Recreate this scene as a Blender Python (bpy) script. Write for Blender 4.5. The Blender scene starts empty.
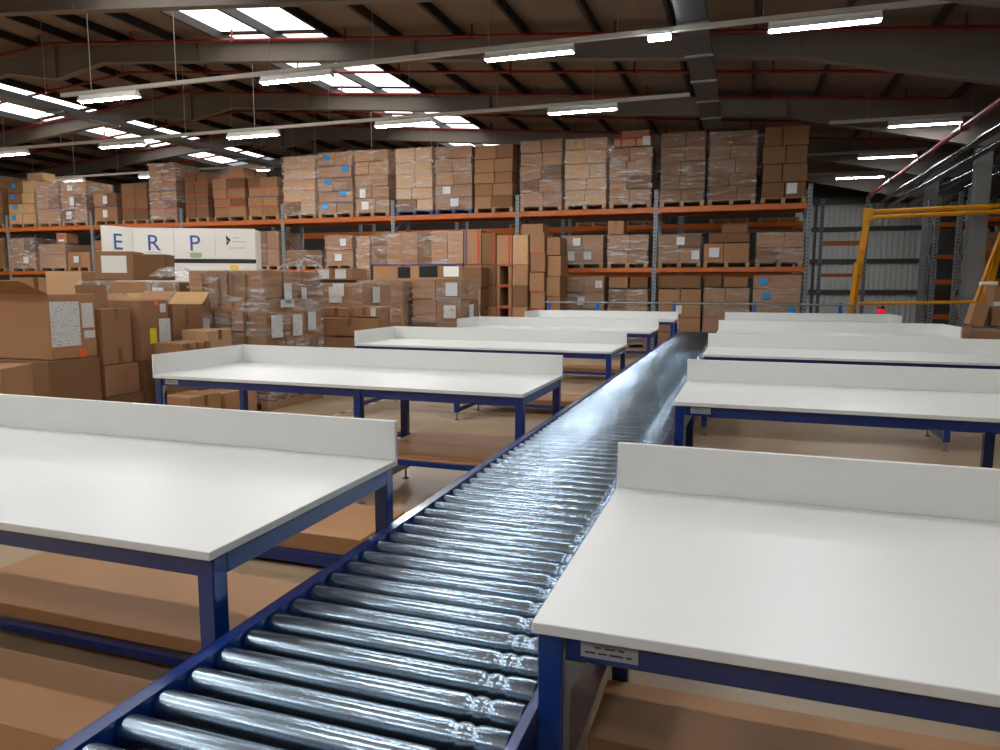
import bpy, bmesh, math, random
from mathutils import Vector, Matrix
random.seed(7)
R = math.radians
sc = bpy.context.scene
C = sc.collection

# ------------------------------------------------------------------ camera
CAMH = 1.65
RM = ((0.9477910715069433, -0.04138145186226212, 0.31619560435510746),
      (0.3188779741504132, 0.11369829406182766, -0.9409513991323668),
      (0.0029870342228999077, 0.9926531485716455, 0.12095786149461216))
FPX = 720.0
cd = bpy.data.cameras.new('camera'); cam = bpy.data.objects.new('camera', cd); C.objects.link(cam)
cam.matrix_world = Matrix.Translation((0, 0, CAMH)) @ Matrix(RM).to_4x4()
cd.sensor_width = 36.0; cd.lens = FPX / 1000 * 36.0
cd.clip_start = 0.05; cd.clip_end = 200
sc.camera = cam

# ------------------------------------------------------------------ world, exposure
w = bpy.data.worlds.new('world'); sc.world = w; w.use_nodes = True
w.node_tree.nodes['Background'].inputs[0].default_value = (0.75, 0.82, 0.9, 1)
w.node_tree.nodes['Background'].inputs[1].default_value = 0.6
sc.view_settings.view_transform = 'Standard'
sc.view_settings.look = 'None'
sc.view_settings.gamma = 1.0
sc.view_settings.use_curve_mapping = False
sc.view_settings.exposure = -0.2
LAMP_L = 152.0         # luminance of the fluorescent diffusers
LAMP_FAR = 165.0        # luminance of the tubes over the far half, tuned row by row
SKY_L = 3.2            # luminance of the daylit rooflight sheets

# ------------------------------------------------------------------ helpers
def at(px, py, Y):
    """point of the place at distance Y (metres into the hall) in the direction of a picture point"""
    v = Matrix(RM) @ Vector(((px - 500) / FPX, -(py - 375) / FPX, -1))
    t = Y / v.y
    return Vector((v.x * t, Y, CAMH + v.z * t))

def tag(o, label=None, cat=None, group=None, kind=None):
    if label: o['label'] = label
    if cat: o['category'] = cat
    if group: o['group'] = group
    if kind: o['kind'] = kind
    return o

def empty(name, loc=(0, 0, 0), rz=0.0, label=None, cat=None, group=None, kind=None):
    o = bpy.data.objects.new(name, None); C.objects.link(o)
    o.location = loc; o.rotation_euler = (0, 0, rz); o.empty_display_size = 0.1
    return tag(o, label, cat, group, kind)

class MB:
    def __init__(s): s.v = []; s.f = []; s.m = []; s.cur = 0
    def quad(s, *p):
        n = len(s.v); s.v += [tuple(q) for q in p]; s.f.append(tuple(range(n, n + len(p)))); s.m.append(s.cur); return s
    def box(s, x0, x1, y0, y1, z0, z1):
        n = len(s.v)
        s.v += [(x0,y0,z0),(x1,y0,z0),(x1,y1,z0),(x0,y1,z0),(x0,y0,z1),(x1,y0,z1),(x1,y1,z1),(x0,y1,z1)]
        for q in ((0,3,2,1),(4,5,6,7),(0,1,5,4),(1,2,6,5),(2,3,7,6),(3,0,4,7)):
            s.f.append(tuple(n + i for i in q)); s.m.append(s.cur)
        return s
    def prism(s, pts, a0, a1, axis='y'):
        """polygon pts (u,v) extruded along axis from a0 to a1; axis y: (u,a,v), x: (a,u,v), z: (u,v,a)"""
        def mk(u, v, a): return {'y': (u, a, v), 'x': (a, u, v), 'z': (u, v, a)}[axis]
        n = len(s.v); k = len(pts)
        s.v += [mk(u, v, a0) for u, v in pts] + [mk(u, v, a1) for u, v in pts]
        s.f.append(tuple(n + i for i in range(k))); s.f.append(tuple(n + 2 * k - 1 - i for i in range(k)))
        for i in range(k):
            j = (i + 1) % k; s.f.append((n + j, n + i, n + k + i, n + k + j))
        s.m += [s.cur] * (k + 2)
        return s
    def tube(s, p0, p1, r, n=10, r1=None):
        p0 = Vector(p0); p1 = Vector(p1); d = (p1 - p0).normalized()
        a = d.orthogonal().normalized(); b = d.cross(a); r1 = r if r1 is None else r1
        k = len(s.v)
        for p, rr in ((p0, r), (p1, r1)):
            for i in range(n):
                t = 2 * math.pi * i / n; s.v.append(tuple(p + (a * math.cos(t) + b * math.sin(t)) * rr))
        for i in range(n):
            j = (i + 1) % n; s.f.append((k + i, k + j, k + n + j, k + n + i))
        s.f.append(tuple(k + n - 1 - i for i in range(n))); s.f.append(tuple(k + n + i for i in range(n)))
        s.m += [s.cur] * (n + 2)
        return s
    def path(s, pts, r, n=10):
        for a, b in zip(pts[:-1], pts[1:]): s.tube(a, b, r, n)
        return s
    def beam(s, p0, p1, wy, hz):
        """rectangular bar between two points, wy wide sideways, hz tall"""
        p0 = Vector(p0); p1 = Vector(p1); d = (p1 - p0).normalized()
        up = Vector((0, 0, 1)) if abs(d.z) < .95 else Vector((0, 1, 0))
        side = d.cross(up).normalized(); u = side.cross(d).normalized()
        k = len(s.v)
        for p in (p0, p1):
            for a, b in ((-1, -1), (1, -1), (1, 1), (-1, 1)):
                s.v.append(tuple(p + side * a * wy / 2 + u * b * hz / 2))
        for q in ((0,3,2,1),(4,5,6,7),(0,1,5,4),(1,2,6,5),(2,3,7,6),(3,0,4,7)):
            s.f.append(tuple(k + i for i in q)); s.m.append(s.cur)
        return s
    def mesh(s, name, mats, bevel=0.0, smooth=False):
        me = bpy.data.meshes.new(name); me.from_pydata(s.v, [], s.f)
        mats = mats if isinstance(mats, (list, tuple)) else [mats]
        for m in mats: me.materials.append(M[m])
        if len(mats) > 1: me.polygons.foreach_set('material_index', s.m)
        bm = bmesh.new(); bm.from_mesh(me)
        bmesh.ops.recalc_face_normals(bm, faces=bm.faces)
        if bevel:
            es = [e for e in bm.edges if len(e.link_faces) == 2 and e.calc_face_angle(0) > .6]
            bmesh.ops.bevel(bm, geom=es, offset=bevel, segments=1, affect='EDGES', profile=.6)
        bm.to_mesh(me); bm.free()
        if smooth:
            me.polygons.foreach_set('use_smooth', [True] * len(me.polygons)); me.set_sharp_from_angle(angle=R(40))
        return me
    def build(s, name, mats, parent=None, loc=(0, 0, 0), bevel=0.0, smooth=False):
        return link(name, s.mesh(name, mats, bevel, smooth), parent, loc)

def link(name, me, parent=None, loc=(0, 0, 0), rz=0.0, scale=None):
    o = bpy.data.objects.new(name, me); C.objects.link(o)
    o.location = loc; o.rotation_euler = (0, 0, rz)
    if scale: o.scale = scale
    if parent: o.parent = parent
    return o

ORD = ['first','second','third','fourth','fifth','sixth','seventh','eighth','ninth','tenth','eleventh','twelfth','thirteenth','fourteenth','fifteenth','sixteenth','seventeenth','eighteenth','nineteenth','twentieth','twenty-first','twenty-second','twenty-third','twenty-fourth']

# ------------------------------------------------------------------ materials
M = {}
def srgb(c):
    return tuple(((x / 255) / 12.92 if x / 255 <= .04045 else ((x / 255 + .055) / 1.055) ** 2.4) for x in c)
def mat(name, rgb, rough=.5, metal=0.0, noise=0.0, nscale=6.0, stretch=(1, 1, 1), rnd=0.0, bump=0.0, bscale=40.0, spec=.5, coat=0.0, emis=None, estr=0.0, coord='Object'):
    m = bpy.data.materials.new(name); m.use_nodes = True; M[name] = m
    nt = m.node_tree; b = nt.nodes['Principled BSDF']
    col = srgb(rgb)
    b.inputs['Base Color'].default_value = (*col, 1)
    b.inputs['Roughness'].default_value = rough
    b.inputs['Metallic'].default_value = metal
    b.inputs['Specular IOR Level'].default_value = spec
    b.inputs['Coat Weight'].default_value = coat
    if emis:
        b.inputs['Emission Color'].default_value = (*srgb(emis), 1); b.inputs['Emission Strength'].default_value = estr
    if noise or bump:
        tc = nt.nodes.new('ShaderNodeTexCoord'); mp = nt.nodes.new('ShaderNodeMapping')
        mp.inputs['Scale'].default_value = stretch
        nt.links.new(tc.outputs[coord], mp.inputs[0])
    sock = None
    if noise:
        n = nt.nodes.new('ShaderNodeTexNoise'); n.inputs['Scale'].default_value = nscale; n.inputs['Detail'].default_value = 5
        nt.links.new(mp.outputs[0], n.inputs['Vector'])
        mr = nt.nodes.new('ShaderNodeMapRange'); mr.inputs[1].default_value = .3; mr.inputs[2].default_value = .7
        mr.inputs[3].default_value = 1 - noise; mr.inputs[4].default_value = 1 + noise
        nt.links.new(n.outputs[0], mr.inputs[0]); sock = mr.outputs[0]
    if rnd:
        oi = nt.nodes.new('ShaderNodeObjectInfo')
        mr2 = nt.nodes.new('ShaderNodeMapRange'); mr2.inputs[3].default_value = 1 - rnd; mr2.inputs[4].default_value = 1 + rnd
        nt.links.new(oi.outputs['Random'], mr2.inputs[0])
        if sock:
            mm = nt.nodes.new('ShaderNodeMath'); mm.operation = 'MULTIPLY'
            nt.links.new(sock, mm.inputs[0]); nt.links.new(mr2.outputs[0], mm.inputs[1]); sock = mm.outputs[0]
        else: sock = mr2.outputs[0]
    if sock:
        hs = nt.nodes.new('ShaderNodeHueSaturation'); hs.inputs['Color'].default_value = (*col, 1)
        nt.links.new(sock, hs.inputs['Value']); nt.links.new(hs.outputs[0], b.inputs['Base Color'])
    if bump:
        n2 = nt.nodes.new('ShaderNodeTexNoise'); n2.inputs['Scale'].default_value = bscale; n2.inputs['Detail'].default_value = 4
        nt.links.new(mp.outputs[0], n2.inputs['Vector'])
        bp = nt.nodes.new('ShaderNodeBump'); bp.inputs['Strength'].default_value = bump; bp.inputs['Distance'].default_value = .02
        nt.links.new(n2.outputs[0], bp.inputs['Height']); nt.links.new(bp.outputs[0], b.inputs['Normal'])
    return m

mat('laminate', (230, 229, 224), .38, noise=.012, nscale=3)
mat('laminate_edge', (205, 206, 202), .45)
mat('blue_paint', (0, 42, 114), .3, noise=.06, nscale=5, coat=.5)
M['blue_paint'].node_tree.nodes['Principled BSDF'].inputs['Coat Roughness'].default_value = .06
mat('sky_blue_paint', (30, 105, 185), .3)
mat('zinc', (154, 172, 187), .265, metal=1.0, noise=.05, nscale=9, stretch=(.4, 6, 6), rnd=.05)
mat('steel', (150, 152, 152), .35, metal=.9)
mat('galv', (150, 152, 150), .45, metal=.6, noise=.1, nscale=20)
mat('black_rubber', (22, 22, 24), .5)
mat('yellow_cap', (225, 190, 20), .45)
mat('floor_concrete', (178, 153, 122), .42, noise=.09, nscale=.9, bump=.03, bscale=3)
mat('card', (158, 117, 84), .8, noise=.05, nscale=3, rnd=.16, bump=.06, bscale=5, spec=.2)
mat('card_dark', (122, 88, 60), .8, noise=.06, nscale=3, rnd=.14, spec=.2)
mat('card_pale', (190, 152, 112), .8, noise=.05, nscale=3, rnd=.08, spec=.2)
mat('card_inside', (200, 160, 112), .85, spec=.1)
mat('hardboard', (182, 136, 94), .6, noise=.06, nscale=1.6, spec=.3)
mat('tape_brown', (120, 88, 52), .3, spec=.6)
mat('hole_shade', (16, 14, 14), .8)
mat('red_tape', (190, 40, 34), .4)
mat('blue_tape', (38, 52, 120), .4)
mat('orange_mark', (235, 100, 40), .5)
mat('blue_sticker', (30, 140, 205), .4)
mat('yellow_label', (232, 214, 30), .5)
mat('white_plastic', (232, 230, 222), .5)
mat('pallet_wood', (166, 130, 92), .85, noise=.14, nscale=4, stretch=(1, 8, 8), rnd=.15)
mat('pallet_blue', (34, 66, 120), .7, noise=.12, nscale=4)
mat('orange_beam', (186, 92, 14), .45, noise=.08, nscale=3, rnd=.08)
mat('rack_grey', (128, 134, 138), .5, noise=.12, nscale=12)
mat('rafter_paint', (112, 102, 92), .6, noise=.06, nscale=1.5)
mat('purlin_steel', (40, 36, 34), .55, metal=.3)
mat('roof_sheet', (118, 99, 84), .75, noise=.08, nscale=1.2, stretch=(3, .4, 1))
mat('red_pipe', (118, 20, 16), .35, noise=.06, nscale=5)
mat('lamp_white', (224, 222, 214), .35)
mat('trunking', (176, 170, 160), .45)
mat('lamp_glow', (255, 255, 255), .4, emis=(250, 252, 255), estr=LAMP_L)
mat('lamp_glow_bright', (255, 255, 255), .4, emis=(250, 252, 255), estr=LAMP_FAR * 1.45)
mat('lamp_glow_far', (255, 255, 255), .4, emis=(244, 250, 255), estr=LAMP_FAR)
mat('lamp_glow_soft', (255, 255, 255), .4, emis=(244, 250, 255), estr=LAMP_FAR * .4)
mat('tray_steel', (74, 74, 74), .5, metal=.5, noise=.1, nscale=8)
mat('led_glow', (255, 255, 255), .4, emis=(225, 245, 255), estr=60)
mat('rooflight', (240, 240, 238), .4, emis=(246, 250, 250), estr=SKY_L)
mat('dark_gloss', (30, 31, 33), .22, metal=.75)
mat('cable', (34, 33, 32), .55)
mat('clad_white', (214, 215, 212), .55, noise=.04, nscale=2)
mat('clad_dark', (58, 54, 50), .7)
mat('clad_rail', (74, 72, 70), .6)
mat('column_grey', (132, 132, 130), .55, noise=.06, nscale=2)
mat('panel_grey', (92, 90, 86), .6, noise=.05, nscale=1)
mat('yellow_paint', (236, 160, 18), .35, noise=.05, nscale=3)
mat('cabinet_white', (226, 222, 214), .45)
mat('letter_blue', (45, 82, 150), .5)
mat('logo_black', (20, 20, 22), .5)
mat('print_grey', (168, 168, 172), .6)
mat('print_dark', (60, 60, 62), .6)
mat('green_sticker', (150, 176, 120), .5)
mat('amber_sticker', (236, 196, 60), .5)
mat('red_lens', (150, 12, 30), .3, emis=(255, 30, 60), estr=.7)
mat('hazard_red', (170, 40, 36), .5)
mat('hazard_white', (225, 218, 208), .5)
mat('paper_roll', (236, 226, 200), .6)

# paper shipping label: white paper with rows of print
def mat_label():
    m = bpy.data.materials.new('paper_label'); m.use_nodes = True; M['paper_label'] = m
    nt = m.node_tree; b = nt.nodes['Principled BSDF']; b.inputs['Roughness'].default_value = .5
    tc = nt.nodes.new('ShaderNodeTexCoord'); mp = nt.nodes.new('ShaderNodeMapping')
    nt.links.new(tc.outputs['Generated'], mp.inputs[0]); mp.inputs['Scale'].default_value = (5, 5, 40)
    oi = nt.nodes.new('ShaderNodeObjectInfo')
    cb = nt.nodes.new('ShaderNodeCombineXYZ'); mu = nt.nodes.new('ShaderNodeMath'); mu.operation = 'MULTIPLY'; mu.inputs[1].default_value = 50
    nt.links.new(oi.outputs['Random'], mu.inputs[0]); nt.links.new(mu.outputs[0], cb.inputs[0]); nt.links.new(mu.outputs[0], cb.inputs[2])
    nt.links.new(cb.outputs[0], mp.inputs['Location'])
    n = nt.nodes.new('ShaderNodeTexNoise'); n.inputs['Scale'].default_value = 1.3; n.inputs['Detail'].default_value = 2
    nt.links.new(mp.outputs[0], n.inputs['Vector'])
    cr = nt.nodes.new('ShaderNodeValToRGB')
    cr.color_ramp.elements[0].position = .33; cr.color_ramp.elements[0].color = (.2, .2, .2, 1)
    cr.color_ramp.elements[1].position = .43; cr.color_ramp.elements[1].color = (.68, .68, .66, 1)
    nt.links.new(n.outputs[0], cr.inputs[0]); nt.links.new(cr.outputs[0], b.inputs['Base Color'])
mat_label()

# stretch film: thin clear plastic with whitish streaks for gathered folds and white glints put into the colour
def mat_film(name, lo, hi, amax, sx=(1.2, 1.2, 7)):
    m = bpy.data.materials.new(name); m.use_nodes = True; M[name] = m
    nt = m.node_tree; b = nt.nodes['Principled BSDF']
    b.inputs['Base Color'].default_value = (.92, .91, .9, 1); b.inputs['Roughness'].default_value = .2
    b.inputs['Specular IOR Level'].default_value = .8
    tr = nt.nodes.new('ShaderNodeBsdfTransparent'); mx = nt.nodes.new('ShaderNodeMixShader')
    tc = nt.nodes.new('ShaderNodeTexCoord'); mp = nt.nodes.new('ShaderNodeMapping'); mp.inputs['Scale'].default_value = sx
    mp.inputs['Rotation'].default_value = (.12, .2, 0)
    oi = nt.nodes.new('ShaderNodeObjectInfo'); mu = nt.nodes.new('ShaderNodeMath'); mu.operation = 'MULTIPLY'; mu.inputs[1].default_value = 40
    cb = nt.nodes.new('ShaderNodeCombineXYZ')
    nt.links.new(oi.outputs['Random'], mu.inputs[0]); nt.links.new(mu.outputs[0], cb.inputs[1]); nt.links.new(cb.outputs[0], mp.inputs['Location'])
    n = nt.nodes.new('ShaderNodeTexNoise'); n.inputs['Scale'].default_value = 1.6; n.inputs['Detail'].default_value = 9; n.inputs['Roughness'].default_value = .66; n.inputs['Distortion'].default_value = .8
    nt.links.new(tc.outputs['Object'], mp.inputs[0]); nt.links.new(mp.outputs[0], n.inputs['Vector'])
    mr = nt.nodes.new('ShaderNodeMapRange'); mr.inputs[1].default_value = lo; mr.inputs[2].default_value = hi; mr.inputs[3].default_value = .03; mr.inputs[4].default_value = amax
    nt.links.new(n.outputs[0], mr.inputs[0]); nt.links.new(mr.outputs[0], mx.inputs[0])
    bp = nt.nodes.new('ShaderNodeBump'); bp.inputs['Strength'].default_value = .9; bp.inputs['Distance'].default_value = .06
    nt.links.new(n.outputs[0], bp.inputs['Height']); nt.links.new(bp.outputs[0], b.inputs['Normal'])
    nt.links.new(tr.outputs[0], mx.inputs[1]); nt.links.new(b.outputs[0], mx.inputs[2])
    nt.links.new(mx.outputs[0], nt.nodes['Material Output'].inputs[0])
mat_film('film_light', .48, .74, .55, (1.3, 1.3, 8))
mat_film('film_heavy', .47, .72, .75, (1.3, 1.3, 8))
mat_film('film_loose', .36, .7, .62, (2.5, 2.5, 3))

# rack upright: grey steel with a row of dark slots
def mat_upright():
    m = M['rack_grey'].copy(); m.name = 'rack_slots'; M['rack_slots'] = m
    nt = m.node_tree; b = nt.nodes['Principled BSDF']
    tc = nt.nodes.new('ShaderNodeTexCoord'); sp = nt.nodes.new('ShaderNodeSeparateXYZ'); nt.links.new(tc.outputs['Object'], sp.inputs[0])
    mo = nt.nodes.new('ShaderNodeMath'); mo.operation = 'PINGPONG'; mo.inputs[1].default_value = .05
    nt.links.new(sp.outputs[2], mo.inputs[0])
    gt = nt.nodes.new('ShaderNodeMath'); gt.operation = 'LESS_THAN'; gt.inputs[1].default_value = .016; nt.links.new(mo.outputs[0], gt.inputs[0])
    ab = nt.nodes.new('ShaderNodeMath'); ab.operation = 'ABSOLUTE'; nt.links.new(sp.outputs[0], ab.inputs[0])
    lt = nt.nodes.new('ShaderNodeMath'); lt.operation = 'LESS_THAN'; lt.inputs[1].default_value = .022; nt.links.new(ab.outputs[0], lt.inputs[0])
    an = nt.nodes.new('ShaderNodeMath'); an.operation = 'MULTIPLY'; nt.links.new(gt.outputs[0], an.inputs[0]); nt.links.new(lt.outputs[0], an.inputs[1])
    mx = nt.nodes.new('ShaderNodeMix'); mx.data_type = 'RGBA'
    old = b.inputs['Base Color'].links[0].from_socket
    nt.links.new(an.outputs[0], mx.inputs[0]); nt.links.new(old, mx.inputs[6]); mx.inputs[7].default_value = (.02, .02, .02, 1)
    nt.links.new(mx.outputs[2], b.inputs['Base Color'])
mat_upright()

# ------------------------------------------------------------------ hall shell
XL, XR, YF, YB = -33.0, 12.0, -8.0, 33.0
RIDGE = -17.3
def raft_bot(x):   # underside of a rafter
    return 5.944 - .0866 * x if x >= RIDGE else 5.944 - .0866 * RIDGE - .0866 * (RIDGE - x)
EAVE = 5.15
fl = MB().box(XL, XR, YF, YB, -.2, 0).build('floor', 'floor_concrete'); tag(fl, kind='structure')
tag(MB().box(XL - .2, XL, YF, YB, 0, 8).build('wall_left', 'panel_grey'), kind='structure')
tag(MB().box(XR, XR + .2, YF, YB, 0, 8).build('wall_right', 'panel_grey'), kind='structure')
tag(MB().box(XL - .2, XR + .2, YF - .2, YF, 0, 8).build('wall_front', 'panel_grey'), kind='structure')

# back wall: inner face with pale profiled sheets, dark sheeting rails and columns as pieces
wb = MB().box(XL - .2, XR + .2, YB, YB + .2, 0, 8).build('wall_back', 'clad_dark'); tag(wb, kind='structure')
sheet = MB()
pts = [(0, 0)]
for k in range(5):
    u = k * .2
    pts += [(u + .02, 0), (u + .05, -.035), (u + .09, -.035), (u + .12, 0)]
pts += [(1.0, 0), (1.0, .01), (0, .01)]
sheet_me = MB().prism(pts, 0, 5.0, 'z').mesh('wall_sheet', 'clad_white')
for k in range(8):
    link('wall_sheet', sheet_me, wb, (1.9 + k * 1.0, YB - .02, .1))
for z in (1.5, 2.75, 4.05):
    MB().box(-4, 8, YB - .16, YB - .04, z - .09, z + .09).build('sheeting_rail', 'clad_rail', wb)
MB().box(-4, 8, YB - .5, YB - .1, 5.05, 5.3).build('eaves_beam', 'clad_rail', wb)
for x in (-3.2, 2.7):
    MB().box(x - .05, x + .05, YB - .14, YB - .03, 0, 5.2).build('wall_post', 'clad_rail', wb)

# ceiling: ridge-roof sheets, with rafters, purlins and rooflights as pieces
RAF_H, PUR_H = .46, .2
def roof_z(x): return raft_bot(x) + RAF_H + PUR_H
cl = MB()
SKX = ((-12.2, -9.0), (-24.2, -21.6))
edges = sorted({XL - .2, -24.2, -21.6, RIDGE, -12.2, -9.0, XR + .2})
for a, b in zip(edges[:-1], edges[1:]):
    if (a, b) in SKX: continue
    cl.prism([(a, roof_z(a)), (b, roof_z(b)), (b, roof_z(b) + .06), (a, roof_z(a) + .06)], YF - .2, YB + .2, 'y')
RAFY = [-8.0, -3.1, 1.8, 6.7, 11.6, 15.0, 19.9, 24.8, 29.6]
for (a, b) in SKX:     # opaque strips over each rafter
    for y in RAFY:
        cl.prism([(a, roof_z(a)), (b, roof_z(b)), (b, roof_z(b) + .06), (a, roof_z(a) + .06)], y - .13, y + .13, 'y')
ceil = cl.build('ceiling', 'roof_sheet'); tag(ceil, kind='structure')
for (a, b) in SKX:
    for y0, y1 in zip(RAFY[:-1], RAFY[1:]):
        MB().prism([(a, roof_z(a) + .005), (b, roof_z(b) + .005), (b, roof_z(b) + .025), (a, roof_z(a) + .025)], y0 + .13, y1 - .13, 'y').build('rooflight_sheet', 'rooflight', ceil)
COLX = 5.15
def rafter(y):
    tw, fw = .012, .2
    m = MB()
    def seg(x0, zb0, zt0, x1, zb1, zt1):
        m.prism([(x0, zb0), (x1, zb1), (x1, zt1), (x0, zt1 if x1 == x0 else zt0)], y - tw, y + tw, 'y')
        m.prism([(x0, zb0), (x1, zb1), (x1, zb1 + .025), (x0, zb0 + .025)], y - fw / 2, y + fw / 2, 'y')
        m.prism([(x0, zt0 - .025), (x1, zt1 - .025), (x1, zt1), (x0, zt0)], y - fw / 2, y + fw / 2, 'y')
    T = lambda x: raft_bot(x) + RAF_H
    B = raft_bot
    seg(XL, B(XL), T(XL), RIDGE - 1.6, B(RIDGE - 1.6), T(RIDGE - 1.6))
    seg(RIDGE - 1.6, B(RIDGE - 1.6), T(RIDGE - 1.6), RIDGE, B(RIDGE) - .42, T(RIDGE))
    seg(RIDGE, B(RIDGE) - .42, T(RIDGE), RIDGE + 1.6, B(RIDGE + 1.6), T(RIDGE + 1.6))
    seg(RIDGE + 1.6, B(RIDGE + 1.6), T(RIDGE + 1.6), .8, B(.8), T(.8))
    seg(.8, B(.8), T(.8), COLX, 4.9, T(COLX))
    seg(COLX, 4.9, T(COLX), XR, B(XR) - .2, T(XR))
    for x in (RIDGE, -12.8, -7.0, -1.2, .8):
        zb = B(x) - (.42 if x == RIDGE else 0)
        m.box(x - .012, x + .012, y - fw / 2, y + fw / 2, zb, T(x))
    return m.build('rafter', 'rafter_paint', ceil)
for y in RAFY: rafter(y)
x = -31.5
while x < XR:
    z = raft_bot(x) + RAF_H
    if abs(x - RIDGE) > .3:
        MB().box(x - .035, x + .035, YF, YB, z, z + PUR_H - .01).build('purlin', 'purlin_steel', ceil)
    x += 1.5

# steel columns of the right-hand frame line
for y, d in ((11.6, 'grey steel column of the right frame line, level with the third bench'), (15.0, 'grey steel column of the right frame line, level with the fifth bench'), (19.9, 'tall grey steel column right of the yellow frame'), (24.8, 'grey steel column at the right end of the pale back wall')):
    m = MB().box(-.16, .16, -.13, -.11, 0, 4.89).box(-.16, .16, .11, .13, 0, 4.89).box(-.01, .01, -.11, .11, 0, 4.89)
    tag(m.build('column', 'column_grey', None, (COLX, y, 0)), d, 'column', 'columns of the right frame line')

# ------------------------------------------------------------------ packing benches
TOPZ, SPLZ = .92, 1.088
def bench(name, label, x0, y0, length=3.3, depth=1.15, side='left', plate=True, lowrails=True, lowz=.142, mid=None, group='white packing benches beside the conveyor'):
    x1 = x0 + length
    t = empty(name, (x0, y0, 0), 0, label, 'bench', group)
    L, D = length, depth
    top = MB().box(0, L, 0, D, TOPZ - .026, TOPZ).build('tabletop', 'laminate', t, bevel=.002)
    MB().box(0, L, D - .02, D, TOPZ + .0005, SPLZ).build('back_panel', 'laminate', t, bevel=.0015)
    sx = 0 if side == 'left' else L - .02
    MB().box(sx, sx + .02, 0, D - .0205, TOPZ + .0005, SPLZ).build('side_panel', 'laminate', t, bevel=.0015)
    MB().box(.07, L - .07, .03, .07, .83, .893).build('front_rail', 'blue_paint', t, bevel=.003)
    MB().box(.07, L - .07, D - .08, D - .04, .83, .893).build('rear_rail', 'blue_paint', t, bevel=.003)
    for xx in (.008, L - .068):
        MB().box(xx, xx + .06, .08, D - .09, .83, .893).build('end_rail', 'blue_paint', t, bevel=.003)
        MB().box(xx + .01, xx + .05, .08, D - .09, .10, .15).build('lower_end_rail', 'blue_paint', t, bevel=.003)
    mx = mid if mid else L / 2
    MB().box(mx - .025, mx + .025, .08, .80, .10, .15).build('lower_end_rail', 'blue_paint', t, bevel=.003)
    for xx, ww in ((.008, .058), (mx - .03, .06), (L - .066, .058)):
        for yy in (.02, .80 if ww == .06 else D - .09):
            lg = MB().box(xx, xx + ww, yy, yy + .06, .095, .8935).build('leg', 'blue_paint', t, bevel=.004)
            cx, cy = xx + ww / 2, yy + .03
            MB().tube((cx, cy, .012), (cx, cy, .11), .009, 8).tube((cx, cy, 0), (cx, cy, .014), .028, 12).build('foot', 'steel', lg)
    if lowrails:
        for yy in ((.66, D - .2) if lowz < .2 else (.085, D - .14)):
            for a, b in ((.058, mx - .03), (mx + .03, L - .058)):
                MB().box(a, b, yy, yy + .04, lowz - .042, lowz).build('lower_rail', 'blue_paint', t, bevel=.003)
    bx = .067
    g = MB().prism([(bx, .3), (bx + .012, .3), (bx + .014, .755), (bx + .05, .825), (bx + .05, .829), (bx, .829)], .03, .036, 'y').build('gusset', 'steel', t)
    for zz, xx in ((.808, .03), (.772, .012)):
        MB().tube((bx + xx, .022, zz), (bx + xx, .03, zz), .009, 8).build('bolt', 'steel', g)
    if plate:
        px = .105
        p = MB().box(px, px + .125, .026, .0295, .846, .886).build('name_plate', 'print_grey', t)
        for zz, a, b in ((.871, .03, .095), (.858, .01, .118)):
            u = a
            while u < b - .01:
                wd = random.uniform(.012, .03)
                MB().box(px + u, px + min(u + wd, b), .0245, .026, zz - .0018, zz + .0018).build('print_line', 'print_dark', p)
                u += wd + .006
    return t
LX, RX = -4.70, -.40
for (x0, L_, y0, mid, lab) in ((-4.64, 3.27, 1.56, 1.0, 'white laminate packing bench nearest the camera on the left, with blue steel legs'),
                  (-4.62, 3.21, 4.70, 1.90, 'white packing bench second nearest on the left side of the conveyor'),
                  (-4.74, 3.33, 8.20, 1.40, 'white packing bench third nearest on the left side of the conveyor'),
                  (-4.85, 3.43, 12.0, 1.7, 'white packing bench fourth nearest on the left side of the conveyor'),
                  (-4.90, 3.45, 16.4, 1.7, 'farthest white packing bench on the left, near the rack')):
    bench('packing_bench', lab, x0, y0, L_, side='left', plate=y0 < 6, mid=mid, lowz=.36 if y0 == 4.70 else .142)
for (L_, y0, mid, lab) in ((3.3, 1.45, 1.9, 'white laminate packing bench nearest the camera on the right, blue frame with name plate'),
                  (3.3, 4.72, 2.0, 'white packing bench second nearest on the right side of the conveyor'),
                  (3.3, 8.25, 2.42, 'white packing bench third nearest on the right side of the conveyor'),
                  (3.45, 12.15, 1.7, 'white packing bench fourth nearest on the right side of the conveyor'),
                  (3.5, 16.65, 1.7, 'farthest white packing bench on the right, near the yellow frame')):
    bench('packing_bench', lab, RX - (.012 if y0 < 2 else 0), y0, L_, side='right', plate=y0 < 6, mid=mid)

def board(label, x0, x1, y0, y1, z0, z1, n=3):
    o = empty('cardboard_stack', ((x0 + x1) / 2, y0, z0), 0, label, 'cardboard', 'flat brown board stacks low under the benches')
    h = (z1 - z0) / n
    for k in range(n):
        j = random.uniform(-.012, .012)
        MB().box(x0 - (x0 + x1) / 2 + j, x1 - (x0 + x1) / 2 + j, abs(j), y1 - y0 + j, k * h, k * h + h - .001).build('board', 'hardboard', o, bevel=.004)
    return o
board('flat brown board stack on the rear lower rails under the nearest left bench', -3.58, -1.46, 2.26, 2.9, .1425, .205, 1)
board('flat brown board stack on the floor below the front of the nearest left bench', -3.5, -1.52, 1.6, 1.97, .001, .2, 1)
board('flat brown board stack on blue skids between the first two left benches', -4.4, -2.02, 3.52, 4.1, .1, .21, 1)
sk = empty('skid_frame', (-3.2, 3.5, 0), 0, 'low blue skid frame carrying boards between the first two left benches', 'frame')
for yy in (.0, .5): MB().box(-1.2, 1.17, yy, yy + .05, .03, .0995).build('skid_rail', 'blue_paint', sk)
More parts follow.
